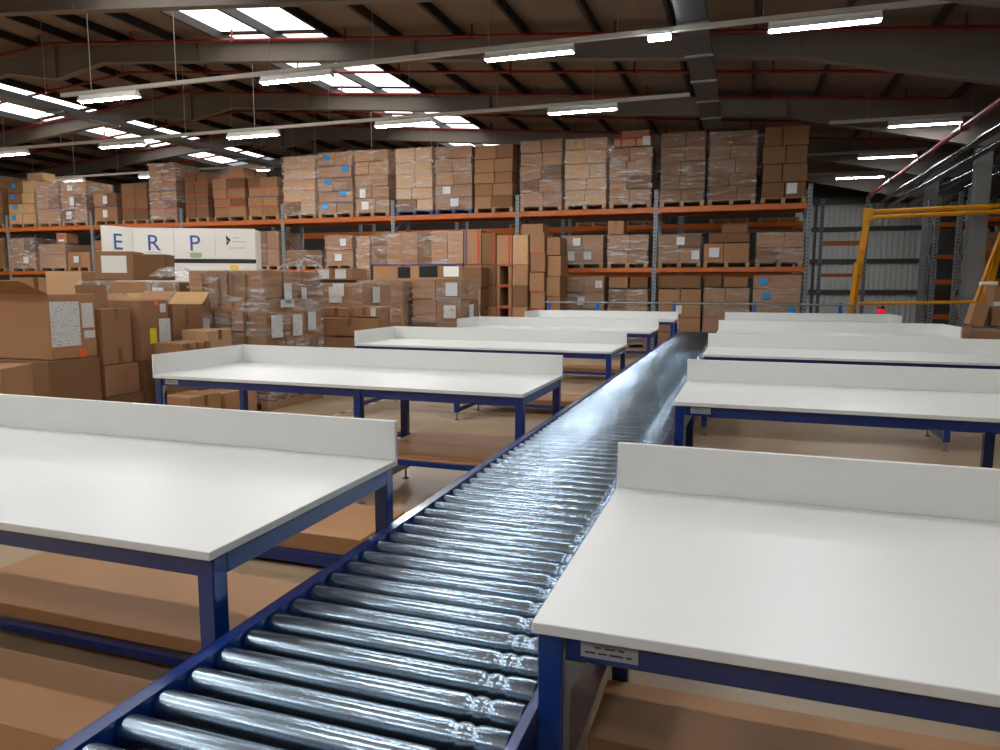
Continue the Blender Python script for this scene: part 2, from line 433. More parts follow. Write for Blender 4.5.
for xx in (-1.1, 1.05):
    for yy in (0, .5): MB().box(xx, xx + .06, yy, yy + .05, 0, .03).build('skid_foot', 'black_rubber', sk)
board('flat brown board stack on the lower shelf of the second left bench, conveyor end', -2.65, -1.51, 4.785, 5.73, .3605, .4, 2)
board('flat brown board stack on the lower shelf of the second left bench, far end', -4.52, -2.79, 4.785, 5.73, .3605, .4, 2)
board('flat brown board stack under the third left bench', -3.28, -1.5, 8.88, 9.55, .1425, .205)
board('flat brown board stack under the fourth left bench', -3.1, -1.52, 12.7, 13.3, .1425, .205)
board('flat brown board stack under the nearest right bench', -.425, 1.45, 2.13, 2.5, .1515, .215, 1)

# ------------------------------------------------------------------ roller conveyor
CX0, CX1, CY0, CY1 = -1.262, -.432, .35, 16.3
cv = empty('roller_conveyor', ((CX0 + CX1) / 2, CY0, 0), 0, 'long conveyor of shiny steel rollers with blue side rails between the benches', 'conveyor')
ox, oy = (CX0 + CX1) / 2, CY0
hw = (CX1 - CX0) / 2
LEN = CY1 - CY0
def channel(s):
    xi = s * (hw + .006); xo = s * (hw + (.045 if s < 0 else .026))
    a, b = min(xi, xo), max(xi, xo)
    m = MB()
    m.box(xi - .0015, xi + .0015, 0, LEN, .585, .705)
    m.box(a, b, 0, LEN, .702, .705).box(a, b, 0, LEN, .585, .588)
    m.box(xo - .0015, xo + .0015, 0, LEN, .69, .705)
    return m.build('side_rail', 'blue_paint', cv)
channel(-1); channel(1)
MB().box(hw + .014, hw + .02, .3, LEN - .2, .30, .5855).build('side_skirt', 'blue_paint', cv)
# roller lathe: tube along x with two drive grooves near the right end
prof = [(0, .0), (0, .026), (.002, .0335), (.006, .035)]
Lr = CX1 - CX0
g0 = Lr - .145
prof += [(g0, .035)]
for gc in (g0 + .016, g0 + .060):
    prof += [(gc - .013, .0348), (gc - .009, .0330), (gc - .005, .0308), (gc, .0298), (gc + .005, .0308), (gc + .009, .0330), (gc + .013, .0348)]
prof += [(g0 + .078, .035), (Lr - .012, .035), (Lr - .004, .034), (Lr - .001, .028), (Lr, 0)]
NS = 40
rm = MB()
for (u, r) in prof:
    for i in range(NS):
        t = 2 * math.pi * i / NS
        rm.v.append((u - Lr / 2, r * math.cos(t), r * math.sin(t)))
for k in range(len(prof) - 1):
    for i in range(NS):
        j = (i + 1) % NS
        rm.f.append((k * NS + i, k * NS + j, (k + 1) * NS + j, (k + 1) * NS + i)); rm.m.append(0)
roller_me = rm.mesh('roller', 'zinc', smooth=True)
cap_me = MB().tube((hw - .003, 0, 0), (hw + .003, 0, 0), .02, 12).tube((hw + .003, 0, 0), (hw + .0055, 0, 0), .008, 8).mesh('bearing_cap', 'yellow_cap')
y = .06; k = 0
while y < LEN - .03:
    r = link('roller', roller_me, cv, (0, y, .667))
    if k < 14: link('bearing_cap', cap_me, r)
    y += .1065; k += 1
MB().box(-hw + .01, hw - .01, .0, LEN, .59, .596).build('added_under_pan', 'cable', cv)  # unseen dark pan, added so the roller undersides reflect something dark
for y in (.5, 3.4, 6.6, 9.9, 13.2, 15.7):
    for s in (-1, 1):
        st = MB().box(s * (hw + .006) - .02 , s * (hw + .006) + .02 , y, y + .05, .03, .5845).box(s * (hw + .006) - .04, s * (hw + .006) + .04, y - .04, y + .09, 0, .03).build('stand_leg', 'blue_paint', cv, bevel=.003)
    MB().box(-hw, hw, y + .005, y + .045, .25, .3).build('stand_brace', 'blue_paint', cv)

# ------------------------------------------------------------------ cartons
def unit_carton_mesh(name, mname):
    m = MB().box(-.5, .5, -.5, .5, 0, 1)
    return m.mesh(name, mname, bevel=.012)
UC = {k: unit_carton_mesh('carton', k) for k in ('card', 'card_dark', 'card_pale')}
LABEL_ME = MB().box(-.5, .5, -.5, .5, -.5, .5).mesh('paper_label', 'paper_label')
def patch_me(mname): return MB().box(-.5, .5, -.5, .5, -.5, .5).mesh('patch', mname)
PATCH = {k: patch_me(k) for k in ('blue_sticker', 'red_tape', 'blue_tape', 'orange_mark', 'yellow_label', 'tape_brown', 'white_plastic', 'print_grey', 'hole_shade')}
PATCH['paper_label'] = LABEL_ME
PNAME = {'blue_sticker': 'sticker', 'red_tape': 'tape', 'blue_tape': 'tape', 'orange_mark': 'sticker', 'yellow_label': 'sticker', 'tape_brown': 'tape', 'white_plastic': 'paper_label', 'print_grey': 'paper_label', 'paper_label': 'paper_label', 'hole_shade': 'opening_shade'}

def patch(parent, kind, cx, cy, cz, wx, wy, wz):
    return link(PNAME[kind], PATCH[kind], parent, (cx, cy, cz), 0, (wx, wy, wz))

def pallet_mesh(W, D, mname):
    m = MB()
    for i in range(3):
        u = -W / 2 + i * (W - .1) / 2
        m.box(u, u + .1, -D / 2, D / 2, .02, .115)
    for i in range(7):
        v = -D / 2 + i * (D - .1) / 6
        m.box(-W / 2, W / 2, v, v + .1, .115, .135)
    for i in range(3):
        u = -W / 2 + i * (W - .1) / 2
        m.box(u, u + .1, -D / 2, D / 2, 0, .02)
    return m.mesh('pallet', mname)
PM = {}
def pallet(parent, W, D, mname='pallet_wood'):
    k = (round(W, 1), round(D, 1), mname)
    if k not in PM: PM[k] = pallet_mesh(k[0], k[1], mname)
    return link('pallet', PM[k], parent, (0, 0, 0), 0, (W / k[0], D / k[1], 1))

def film(parent, W, D, z0, z1, mname='film_light', lean=0.0):
    """thin puckered sleeve round a load, open at the bottom"""
    n = 7; nz = max(4, int((z1 - z0) / .22))
    rng = random.Random(hash((round(W, 3), round(z1, 3))) & 0xffff)
    ring = []
    for s in range(4):
        for i in range(n):
            t = i / n
            ring.append([(-W / 2 + t * W, -D / 2), (W / 2, -D / 2 + t * D), (W / 2 - t * W, D / 2), (-W / 2, D / 2 - t * D)][s])
    m = MB(); K = len(ring)
    for j in range(nz + 1):
        z = z0 + (z1 - z0) * j / nz
        for (x, y) in ring:
            q = rng.uniform(.004, .02)
            m.v.append((x + math.copysign(q, x) * (abs(x) > W / 2 - .01), y + math.copysign(q, y) * (abs(y) > D / 2 - .01), z + rng.uniform(-.01, .01)))
    for j in range(nz):
        for i in range(K):
            i2 = (i + 1) % K
            m.f.append((j * K + i, j * K + i2, (j + 1) * K + i2, (j + 1) * K + i)); m.m.append(0)
    n0 = len(m.v)
    m.v.append((0, 0, z1 + .01))
    for i in range(K): m.f.append((nz * K + i, nz * K + (i + 1) % K, n0)); m.m.append(0)
    return m.build('stretch_film', mname, parent, smooth=True)

def load(label, x0, x1, y0, y1, z0, z1, tiers=5, cols=2, deep=2, c='card', wrap=None, pal='pallet_wood', labels=0, stick=None, tape=None, seed=0, group=None, rz=0.0, name='pallet_load', topdrop=0, sides=0, stagger=True, jit=.012, strap=None):
    jit = max(jit, .018)
    rng = random.Random(seed * 7919 + 13)
    W, D = x1 - x0, y1 - y0
    t = empty(name, ((x0 + x1) / 2, (y0 + y1) / 2, z0), rz, label, 'pallet load', group)
    zb = 0
    if pal: pallet(t, W, D, pal); zb = .136
    H = z1 - z0 - zb; hs = [rng.uniform(.85, 1.15) for _ in range(tiers)]; s = sum(hs); z = zb
    for k in range(tiers):
        h = H * hs[k] / s
        nc = cols if not stagger else max(1, cols + (rng.choice((-1, 0, 0)) if cols > 2 else 0))
        ws = [rng.uniform(.75, 1.25) for _ in range(nc)]; sw = sum(ws); u = -W / 2
        sh = rng.uniform(-jit, jit)
        for i in range(nc):
            cw = W * ws[i] / sw
            if topdrop and k >= tiers - topdrop and i == 0: u += cw; continue
            for j in range(deep):
                dd = D / deep; cy = -D / 2 + dd * (j + .5)
                kk = c if rng.random() > .12 else 'card_dark'
                o = link('carton', UC[kk], t, (u + cw / 2 + sh, cy + rng.uniform(-jit, jit), z), 0, (cw - .016, dd - .016, h - .012))
            u += cw
        if tape and k > 0:
            patch(t, tape if isinstance(tape, str) else rng.choice(tape), 0, -D / 2 - .006, z, W * .96, .008, .022)
            if x1 < -6: patch(t, tape if isinstance(tape, str) else rng.choice(tape), W / 2 + .006, 0, z, .008, D * .96, .022)
        if strap and k == strap: patch(t, 'tape_brown', 0, -D / 2 - .016, z + h / 2, W * 1.0, .006, .03)
        z += h
    for q in range(labels):
        k = q % tiers
        lw, lh = rng.uniform(.18, .26), rng.uniform(.2, .28); lh = min(lh, H / tiers * .85)
        patch(t, 'paper_label', rng.uniform(-W / 2 + lw / 2 + .03, W / 2 - lw / 2 - .03), -D / 2 - .022, zb + H * (k + .5) / tiers, lw, .006, lh)
    for q in range(sides):
        k = (q + 1) % tiers
        patch(t, 'paper_label', W / 2 + .022, rng.uniform(-D * .35, D * .35), zb + H * (k + .5) / tiers, .006, .24, min(.26, H / tiers * .8))
    if stick:
        for k in range(tiers):
            patch(t, stick, rng.choice((-.3, -.22, .24, .31)) * W, -D / 2 - .022, zb + H * (k + .55) / tiers, .2, .006, min(.16, H / tiers * .5))
    if wrap: film(t, W + .02, D + .02, zb - .05, z1 - z0, wrap)
    return t

# ------------------------------------------------------------------ pallet rack
RY0, RY1 = 20.0, 21.1
UX = [-30.1] + [at(px, 240, RY0).x for px in (8, 92, 182, 283, 393, 517, 655, 808)]
rack = empty('pallet_rack', (UX[-1], RY0, 0), 0, 'long pallet rack with grey slotted uprights and orange beams along the far end', 'rack')
def rl(x): return x - UX[-1]
LV = ((2.19, .16), (3.79, .19))
up_me = MB().prism([(-.05, 0), (.05, 0), (.05, .07), (.03, .07), (.03, .012), (-.03, .012), (-.03, .07), (-.05, .07)], 0, 4.25, 'z').mesh('upright', 'rack_slots')
for x in UX:
    for yy in (0, RY1 - RY0 - .07):
        link('upright', up_me, rack, (rl(x), yy, 0))
    br = MB()
    zz = .3; flip = 0
    while zz < 3.9:
        a, b = (.07, RY1 - RY0 - .07) if flip else (RY1 - RY0 - .07, .07)
        br.beam((rl(x), a, zz), (rl(x), b, zz + .6), .025, .04); zz += .6; flip ^= 1
    br.build('brace', 'rack_grey', rack)
    MB().box(rl(x) - .08, rl(x) + .08, -.03, .12, 0, .012).build('base_plate', 'rack_grey', rack)
for a, b in zip(UX[:-1], UX[1:]):
    for (zt, h) in LV:
        for yy in (.0, RY1 - RY0 - .05):
            bm_ = MB().box(rl(a) + .052, rl(b) - .052, yy + .0, yy + .05, zt - h * .75, zt).build('beam', 'orange_beam', rack, bevel=.004)
            for e in (rl(a) + .055, rl(b) - .055 - .04):
                MB().box(e, e + .04, yy - .006, yy, zt - h, zt - .001).build('beam_end_plate', 'orange_beam', bm_)
        MB().box(rl(a) + .06, rl(b) - .06, .05, RY1 - RY0 - .05, zt - .03, zt - .015).build('deck_board', 'card_dark', rack)

YL0, YL1 = RY0 - .04, RY1 + .04
def bay(x0, x1):
    c = (x0 + x1) / 2
    lo = max(u for u in UX if u < c) + .105; hi = min(u for u in UX if u > c) - .105
    return max(x0, lo), min(x1, hi)
TOPB = LV[1][0] + .001
def rx(px): return at(px, 200, RY0).x
top_specs = [ # px0, px1, py_top, kwargs, description
 (-26, 7, 176, dict(tiers=4, cols=2, c='card_dark'), 'dark brown carton load'),
 (9, 35, 181, dict(tiers=4, cols=2, c='card_pale', stick='blue_sticker'), 'pale carton load with bright blue stickers'),
 (38, 60, 181, dict(tiers=3, cols=2, wrap='film_heavy', tape='blue_tape'), 'heavily white-wrapped load of low boxes'),
 (62, 89, 181, dict(tiers=3, cols=2, wrap='film_heavy', labels=3, tape=('red_tape', 'blue_tape')), 'wrapped load with red tape and white labels'),
 (94, 117, 193, dict(tiers=2, cols=2, labels=2, tape='blue_tape', pal='pallet_wood'), 'low load of orange-brown cartons with white labels'),
 (122, 148, 183, dict(tiers=3, cols=2, c='card_dark', tape='red_tape'), 'dark carton load with red tape lines'),
 (151, 180, 163, dict(tiers=6, cols=2, wrap='film_heavy', tape=('blue_tape', 'red_tape')), 'tall silver-wrapped load with blue and red tape'),
 (186, 209, 172, dict(tiers=4, cols=2, c='card_dark', tape='red_tape'), 'dark red-taped carton load'),
 (214, 246, 168, dict(tiers=5, cols=2, tape='red_tape', topdrop=1), 'red-taped carton load with a stepped top'),
 (249, 281, 177, dict(tiers=4, cols=2, tape=('red_tape', 'blue_tape')), 'low load edged in red and blue tape'),
 (284.5, 316, 156, dict(tiers=5, cols=2, wrap='film_heavy', stick=None, c='card_pale', tape='red_tape'), 'pale load under crossed white film'),
 (319, 353, 152, dict(tiers=5, cols=2, stick='blue_sticker', wrap='film_light', tape='blue_tape'), 'load of cartons with blue printed squares'),
 (356, 391, 150, dict(tiers=5, cols=2, labels=2, wrap='film_light'), 'plain carton load with two white labels'),
 (397, 433, 148, dict(tiers=5, cols=2, wrap='film_heavy', c='card_pale', pal='pallet_blue'), 'bright film-wrapped load on a blue pallet'),
 (436, 472, 146, dict(tiers=5, cols=2, wrap='film_light', labels=2, pal='pallet_blue'), 'carton load with paper labels'),
 (475, 513, 145, dict(tiers=5, cols=2, c='card'), 'plain unwrapped tan load'),
 (520, 562, 140, dict(tiers=5, cols=2, wrap='film_light', tape=None), 'slumped carton load under thin clear film'),
 (565, 606, 138, dict(tiers=5, cols=2, wrap='film_heavy', c='card_pale'), 'brightest load, pale cartons under shiny film'),
 (610, 651, 147, dict(tiers=4, cols=2, wrap='film_heavy', c='card'), 'film-wrapped load with an extra red-taped box tier'),
 (660, 704, 132, dict(tiers=5, cols=2, wrap='film_light', c='card_dark'), 'dark brown load with small film glints'),
 (708, 755, 131, dict(tiers=5, cols=2, c='card_dark', wrap='film_light'), 'dark load second from the right rack end'),
 (761, 806, 126, dict(tiers=4, cols=2, c='card_dark', labels=1), 'tallest dark load at the right rack end'),
]
for i, (a, b, pt, kw, d) in enumerate(top_specs):
    zt = at((a + b) / 2, pt, RY0).z
    load(d + ', ' + ORD[i] + ' from left on the top rack shelf' if i < 20 else d + ' on the top shelf', *bay(rx(a), rx(b)), YL0, YL1, TOPB, zt, seed=i, group='loads on the top rack shelf', **kw)
# extra red-taped tier on load 19
tx0, tx1 = rx(613), rx(649); zA = at(630, 147, RY0).z
t = empty('carton_pair', ((tx0 + tx1) / 2, RY0 + .3, zA + .02), 0, 'red-taped pale cartons perched on a film-wrapped load on the top rack shelf', 'carton')
zB = at(630, 131, RY0).z
link('carton', UC['card_pale'], t, (0, 0, 0), 0, ((tx1 - tx0), .6, (zB - zA) * .5))
link('carton', UC['card'], t, (.08, 0, (zB - zA) * .5), 0, ((tx1 - tx0) * .75, .6, (zB - zA) * .47))
for s in (-.3, .1): patch(t, 'red_tape', s, -.305, (zB - zA) * .25, .05, .006, (zB - zA) * .5)
patch(t, 'red_tape', 0, -.305, (zB - zA) * .5, (tx1 - tx0), .006, .05)
patch(t, 'paper_label', .38, -.308, (zB - zA) * .28, .2, .006, .24)

MIDB = LV[0][0] + .001
def rm_(px): return at(px, 250, RY0).x
mid_specs = [
 (-22, 5, 238, dict(tiers=3, cols=2, c='card_dark'), 'dark load cut off at the left picture edge'),
 (11, 36, 238, dict(tiers=2, cols=2, wrap='film_heavy', labels=1), 'two-tier load under white film'),
 (40, 66, 244, dict(tiers=2, cols=1, tape='red_tape', wrap='film_light'), 'two wide boxes with red tape'),
 (68, 90, 252, dict(tiers=1, cols=2, labels=1), 'single low tier of cartons with a white label'),
 (95, 120, 240, dict(tiers=3, cols=2), 'carton load beside the white lettered cabinet'),
 (256, 280, 231, dict(tiers=2, cols=2, wrap='film_light', tape='red_tape'), 'film-covered red-taped load right of the lettered cabinet'),
 (286, 322, 250, dict(tiers=1, cols=2, c='card_dark', wrap='film_light', tape=None), 'low dark wrapped load'),
 (326, 353, 235, dict(tiers=2, cols=1, labels=2, tape='red_tape', wrap='film_light'), 'two-tier load with white labels and red tape'),
 (396, 432, 238, dict(tiers=3, cols=2), 'carton load mostly hidden by the tall floor stacks'),
 (436, 474, 240, dict(tiers=3, cols=2), 'shaded carton load behind the row of upright cartons'),
 (477, 512, 242, dict(tiers=3, cols=2, c='card_dark'), 'dark load left of the third upright'),
 (521, 558, 237, dict(tiers=2, cols=2), 'plain two-tier load'),
 (562, 603, 235, dict(tiers=2, cols=2, labels=3, wrap='film_light', stick=None), 'two-tier load with white labels under film'),
 (608, 648, 235, dict(tiers=2, cols=2, wrap='film_heavy'), 'film-streaked load with a small box on top'),
 (658, 701, 234, dict(tiers=2, cols=2, labels=2, wrap='film_light', stick=None), 'two-tier load with three white labels'),
 (704, 750, 243, dict(tiers=1, cols=2, labels=1, pal='pallet_wood'), 'low load of two cartons under a dark box'),
 (756, 803, 232, dict(tiers=2, cols=2, wrap='film_light', c='card'), 'wide wrapped load at the right end'),
]
for i, (a, b, pt, kw, d) in enumerate(mid_specs):
    zt = at((a + b) / 2, pt, RY0).z
    load(d + ', on the middle rack shelf', *bay(rm_(a), rm_(b)), YL0, YL1, MIDB, zt, seed=100 + i, group='loads on the middle rack shelf', **kw)

def carton(label, p0, p1, z0, z1, depth, c='card', labels=(), tape=True, flaps=None, group=None, tilt=0.0, name='carton', open_top=False, sidelabels=()):
    """box whose front bottom edge runs p0->p1 and which goes back 'depth'"""
    p0 = Vector((p0[0], p0[1])); p1 = Vector((p1[0], p1[1])); d = p1 - p0; W = d.length; ang = math.atan2(d.y, d.x)
    nrm = Vector((-d.y, d.x)).normalized(); cen = (p0 + p1) / 2 + nrm * depth / 2
    H = z1 - z0
    m = MB()
    if open_top:
        th = .012
        m.box(-W/2, W/2, -depth/2, -depth/2 + th, 0, H).box(-W/2, W/2, depth/2 - th, depth/2, 0, H)
        m.box(-W/2, -W/2 + th, -depth/2 + th, depth/2 - th, 0, H).box(W/2 - th, W/2, -depth/2 + th, depth/2 - th, 0, H)
        m.box(-W/2 + th, W/2 - th, -depth/2 + th, depth/2 - th, 0, th)
        o = m.build(name, c, None, (cen.x, cen.y, z0))
    else:
        o = m.box(-W/2, W/2, -depth/2, depth/2, 0, H).build(name, c, None, (cen.x, cen.y, z0), bevel=.008)
    o.rotation_euler = (0, tilt, ang)
    tag(o, label, 'carton', group)
    if tape and not open_top:
        patch(o, 'tape_brown', 0, 0, H + .001, .06, depth * 1.0, .002)
        patch(o, 'tape_brown', 0, -depth/2 - .001, H - .06, .06, .003, .12)
    for (u, v, lw, lh, k) in labels:
        patch(o, k, -W/2 + u * W, -depth/2 - .003, v * H, lw, .004, lh)
    for (u, v, lw, lh, k) in sidelabels:
        patch(o, k, W/2 + .003, -depth/2 + u * depth, v * H, .004, lw, lh)
    for f in (flaps or ()):
        side, ang2, ln = f
        fm = MB().box(-.5, .5, 0, 1, -.004, .004)
        fo = fm.build('flap', 'card_inside' if open_top else c, o)
        if side == 'back':  fo.location = (0, depth/2, H); fo.scale = (W, ln, 1); fo.rotation_euler = (ang2, 0, 0)
        if side == 'front': fo.location = (0, -depth/2, H); fo.scale = (W, ln, 1); fo.rotation_euler = (ang2, 0, math.pi)
        if side == 'left':  fo.location = (-W/2, 0, H); fo.scale = (depth, ln, 1); fo.rotation_euler = (ang2, 0, math.pi/2)
        if side == 'right': fo.location = (W/2, 0, H); fo.scale = (depth, ln, 1); fo.rotation_euler = (ang2, 0, -math.pi/2)
    return o

# loose boxes on mid-shelf loads
def rbox(label, a, b, pt, pb, c='card', Y=RY0 + .1, **k):
    P0, P1 = at(a, pt, Y), at(b, pt, Y)
    return carton(label, (P0.x, Y), (P1.x, Y), at((a + b) / 2, pb, Y).z, at((a + b) / 2, pt, Y).z, .5, c, **k)
rbox('small square carton on top of a film-streaked load, middle rack shelf', 608, 624, 221, 234.5, 'card')
rbox('single carton above the tall floor stacks beside the rack upright', 521, 543, 224, 236, 'card', tape=False)
rbox('long dark box on the low load, middle rack shelf', 709, 750, 233, 242.5, 'card_dark', tape=False)
rbox('small dark box wrapped in white film at the top of the middle shelf', 722, 748, 224, 232.7, 'card_dark', tape=False)
rbox('small red-striped carton on the two wide boxes, left end of rack', 56, 66, 233, 243.5, 'card', labels=((.5, .7, .25, .05, 'red_tape'), (.5, .3, .25, .06, 'white_plastic')), tape=False)
rbox('small carton standing on the white-wrapped load at the far left top shelf', 27, 43, 173, 180.7, 'card_pale', tape=False, Y=RY0 + .4)

low_specs = [
 (9, 36, 277, dict(tiers=3, cols=2, labels=2, tape='red_tape'), 'floor-level load with red tape'),
 (40, 64, 277, dict(tiers=3, cols=1, labels=1), 'floor-level load of wide cartons with a label'),
 (66, 90, 281, dict(tiers=3, cols=2, c='card_dark'), 'dark floor-level load'),
 (521, 560, 277, dict(tiers=4, cols=2), 'plain floor-level load right of the open-fronted stacks'),
 (563, 604, 276, dict(tiers=4, cols=2, labels=4, tape='blue_tape', wrap='film_light'), 'floor-level load with blue tape and white labels'),
 (609, 648, 289, dict(tiers=3, cols=2, wrap='film_heavy'), 'floor-level load under bright white film'),
 (658, 701, 289, dict(tiers=4, cols=2, labels=3, tape=None), 'floor-level load with red-edged labels'),
 (704, 749, 288, dict(tiers=4, cols=2, wrap='film_light'), 'floor-level load under dull film'),
 (753, 801, 275, dict(tiers=5, cols=1, stick='blue_sticker', wrap='film_light'), 'floor-level load of wide cartons with blue stickers'),
]
for i, (a, b, pt, kw, d) in enumerate(low_specs):
    x0, x1 = at(a, 300, RY0).x, at(b, 300, RY0).x
    load(d + ', under the middle rack shelf', *bay(x0, x1), YL0, YL1, .001, at((a + b) / 2, pt, RY0).z, seed=200 + i, group='loads on the floor under the rack', **kw)
rbox('dark box on the red-labelled floor-level load under the rack', 658, 701, 275, 288.0, 'card_dark', Y=RY0 + .15, tape=False)
rbox('dark box with a pale neighbour on the dull-film load under the rack', 705, 722, 275, 287.0, 'card_dark', Y=RY0 + .15, tape=False)
rbox('pale carton beside a dark box on the dull-film load under the rack', 724, 748, 277, 287.0, 'card', Y=RY0 + .15, tape=False)
rbox('carton with a label on the white-film load under the rack', 609, 628, 277, 288.0, 'card', Y=RY0 + .15, tape=False)
rbox('black box beside a carton on the white-film load under the rack', 630, 648, 277, 288.0, 'card_dark', Y=RY0 + .15, tape=False)
# wooden blocks of empty pallets on the back top beam
for i, (a, b) in enumerate(((528, 548), (560, 580), (690, 712))):
    P0, P1 = at(a, 226, 20.7), at(b, 226, 20.7)

# second rack row standing behind the first
R2Y = 24.6
rk2 = empty('pallet_rack', (1.9, R2Y, 0), 0, 'second, darker pallet rack standing behind the long front rack', 'rack')
U2 = [1.85 - 3.93 * k - 1.9 for k in range(6)]
for x in U2:
    for yy in (0, 1.03): link('upright', up_me, rk2, (x, yy, 0))
for b, a in zip(U2[:-1], U2[1:]):
    for zt in (2.12, 3.72):
        for yy in (0, 1.05): MB().box(a + .052, b - .052, yy, yy + .05, zt - .14, zt).build('beam', 'orange_beam', rk2, bevel=.004)
for k, (dx, d) in enumerate(((.7, 'empty wooden pallet on the rear rack, nearest its right end'), (2.2, 'empty wooden pallet on the rear rack, second from its right end'), (4.9, 'empty wooden pallet on the rear rack, third from its right end'), (6.6, 'empty wooden pallet on the rear rack, fourth from its right end'), (9.0, 'empty wooden pallet on the rear rack, fifth from its right end'))):
    o = link('empty_pallet', pallet_mesh(1.2, 1.0, 'pallet_wood'), None, (1.85 - dx - .2, R2Y + .55, 3.721)); tag(o, d, 'pallet', 'empty pallets on the rear rack')

# ------------------------------------------------------------------ floor stacks in front of the rack
SY = 18.6
def sx(px): return at(px, 250, SY).x
# row of upright tall cartons on top of lower cartons
t = empty('carton_stack', (sx(418), SY, 0), 0, 'long stack topped by a row of tall upright plain cartons before the rack', 'carton stack')
x0, x1 = sx(372) - sx(418), sx(463) - sx(418)
zt, zm = at(418, 231.5, SY).z, at(418, 264.5, SY).z
pallet(t, x1 - x0, 1.1).location = ((x0 + x1) / 2, .55, 0)
n = 6; rng = random.Random(5)
for i in range(n):
    u0 = x0 + (x1 - x0) * i / n
    for j in range(2):
        link('carton', UC['card' if i % 3 else 'card_dark'], t, (u0 + (x1 - x0) / n / 2, .27 + j * .55 + rng.uniform(-.015, .015), zm + .003), 0, ((x1 - x0) / n - .008, .54, zt - zm - rng.uniform(0, .03)))
tiers = 5
for k in range(tiers):
    h = (zm - .14) / tiers; nc = 3
    for i in range(nc):
        wv = (x1 - x0) / nc
        link('carton', UC[rng.choice(('card', 'card_dark'))], t, (x0 + wv * (i + .5), .55, .14 + k * h), 0, (wv - .02, 1.08, h - .005))
patch(t, 'blue_tape', (x0 + x1) / 2, -.012, zm, x1 - x0, .008, .03)
patch(t, 'hole_shade', x0 + 1.0, .002, zm - .22, .38, .02, .3); patch(t, 'hole_shade', x0 + 1.75, .002, zm - .2, .55, .02, .3)  # black plates paint the shaded insides of open cartons
patch(t, 'white_plastic', x1 - .35, -.01, zm - .2, .45, .01, .28)
film(t, x1 - x0 + .03, 1.14, zm, zt + .005, 'film_light').location = ((x0 + x1) / 2, .55, 0)

t = load('small film-wrapped load left of the row of upright cartons', sx(356.5), sx(369.5), SY, SY + 1.0, .001, at(365, 236, SY).z, tiers=6, cols=1, seed=300, wrap='film_heavy')
st_specs = [(464, 481, 230, 4, 'card', ('red_tape', 'blue_tape'), 'tall carton stack edged with red and blue tape, right of the upright carton row'),
            (481.5, 496, 233, 3, 'card_dark', ('red_tape',), 'brown tall carton stack with a red tape edge'),
            (496.5, 512, 235, 3, 'card', ('red_tape',), 'tall carton stack with a red flash above the open-fronted cartons'),
            (512.5, 528, 235, 3, 'card_pale', (), 'plain pale tall carton stack above the open-fronted cartons')]
def openstack(label, a, b, pt, c, tapes, seed, hollow):
    rng = random.Random(seed)
    xa, xb = sx(a), sx(b); zt, zm = at((a + b) / 2, pt, SY).z, at((a + b) / 2, 264.5, SY).z
    t = empty('carton_stack', ((xa + xb) / 2, SY, 0), 0, label, 'carton stack', 'tall carton stacks in front of the rack')
    W = xb - xa - .01
    link('carton', UC[c], t, (0, .5, zm), 0, (W, 1.0, zt - zm))
    k = 4; h = zm / k
    for i in range(k):
        if hollow:
            m = MB(); th = .03
            m.box(-W/2, W/2, 0, 1.0, 0, th).box(-W/2, W/2, 0, 1.0, h - th - .004, h - .004).box(-W/2, -W/2 + th + .06, 0, 1.0, th, h - th).box(W/2 - th - .06, W/2, 0, 1.0, th, h - th).box(-W/2, W/2, .97, 1.0, th, h - th)
            o = m.build('carton', 'card', t, (0, 0, i * h))
            patch(o, 'red_tape', 0, -.003, h - .03, W, .005, .03)
        else:
            link('carton', UC[rng.choice(('card', 'card_dark', 'card'))], t, (0, .5, i * h), 0, (W, 1.0, h - .005))
    if tapes:
        patch(t, tapes[0], W / 2 - .07, -.006, (zt + zm) / 2, .04, .006, zt - zm)
        if len(tapes) > 1: patch(t, tapes[1], -W / 2 + .06, -.006, (zt + zm) / 2, .04, .006, zt - zm)
    return t
for i, (a, b, pt, k, c, tp, lab) in enumerate(st_specs):
    openstack(lab, a, b, pt, c, tp, 400 + i, hollow=i in (2,))
t2 = load('carton stack with blue tape and a white label below the taped tall stacks', sx(469), sx(489), SY - .62, SY - .02, .001, at(478, 267, SY - .6).z, tiers=4, cols=1, deep=1, tape='blue_tape', labels=2, seed=411, pal=None, name='carton_stack')
t2 = load('narrow carton stack left of the dark open-fronted cartons', sx(530), sx(545), SY, SY + .9, .001, at(538, 232, SY).z, tiers=6, cols=1, deep=1, seed=412, tape='red_tape', pal=None, name='carton_stack')
t2 = load('short carton stack right of the open-fronted cartons', sx(546), sx(560), SY + .1, SY + .9, .001, at(552, 237, SY).z, tiers=6, cols=1, deep=1, seed=413, pal=None, name='carton_stack')

# ------------------------------------------------------------------ wrapped pallets by the floor tape
# cluster with labelled right side
t = load('large film-wrapped pallet of brown cartons with white labels on its right side', -7.12, -5.92, 7.96, 9.30, .001, 1.87, tiers=4, cols=4, deep=3, seed=500, wrap='film_heavy', sides=0, jit=.02)
for (yy, zz, ww, hh) in ((-.18, 1.55, .16, .3), (.2, 1.56, .12, .16), (-.45, 1.12, .24, .3), (.02, 1.12, .22, .3), (.38, 1.16, .2, .26), (-.2, 1.42, .3, .1)):
    patch(t, 'paper_label', .625, yy, zz, .006, ww, hh)
patch(t, 'paper_label', -.35, -.69, 1.12, .16, .006, .2); patch(t, 'paper_label', .25, -.69, .72, .18, .006, .24)
for u in (-.35, -.1, .12, .33): patch(t, 'tape_brown', u, -.688, 1.6, .035, .006, .42)  # brown strips standing for the dark gaps between narrow cartons
for u in (-.2, .05, .3): patch(t, 'tape_brown', u, -.688, 1.12, .045, .006, .4)
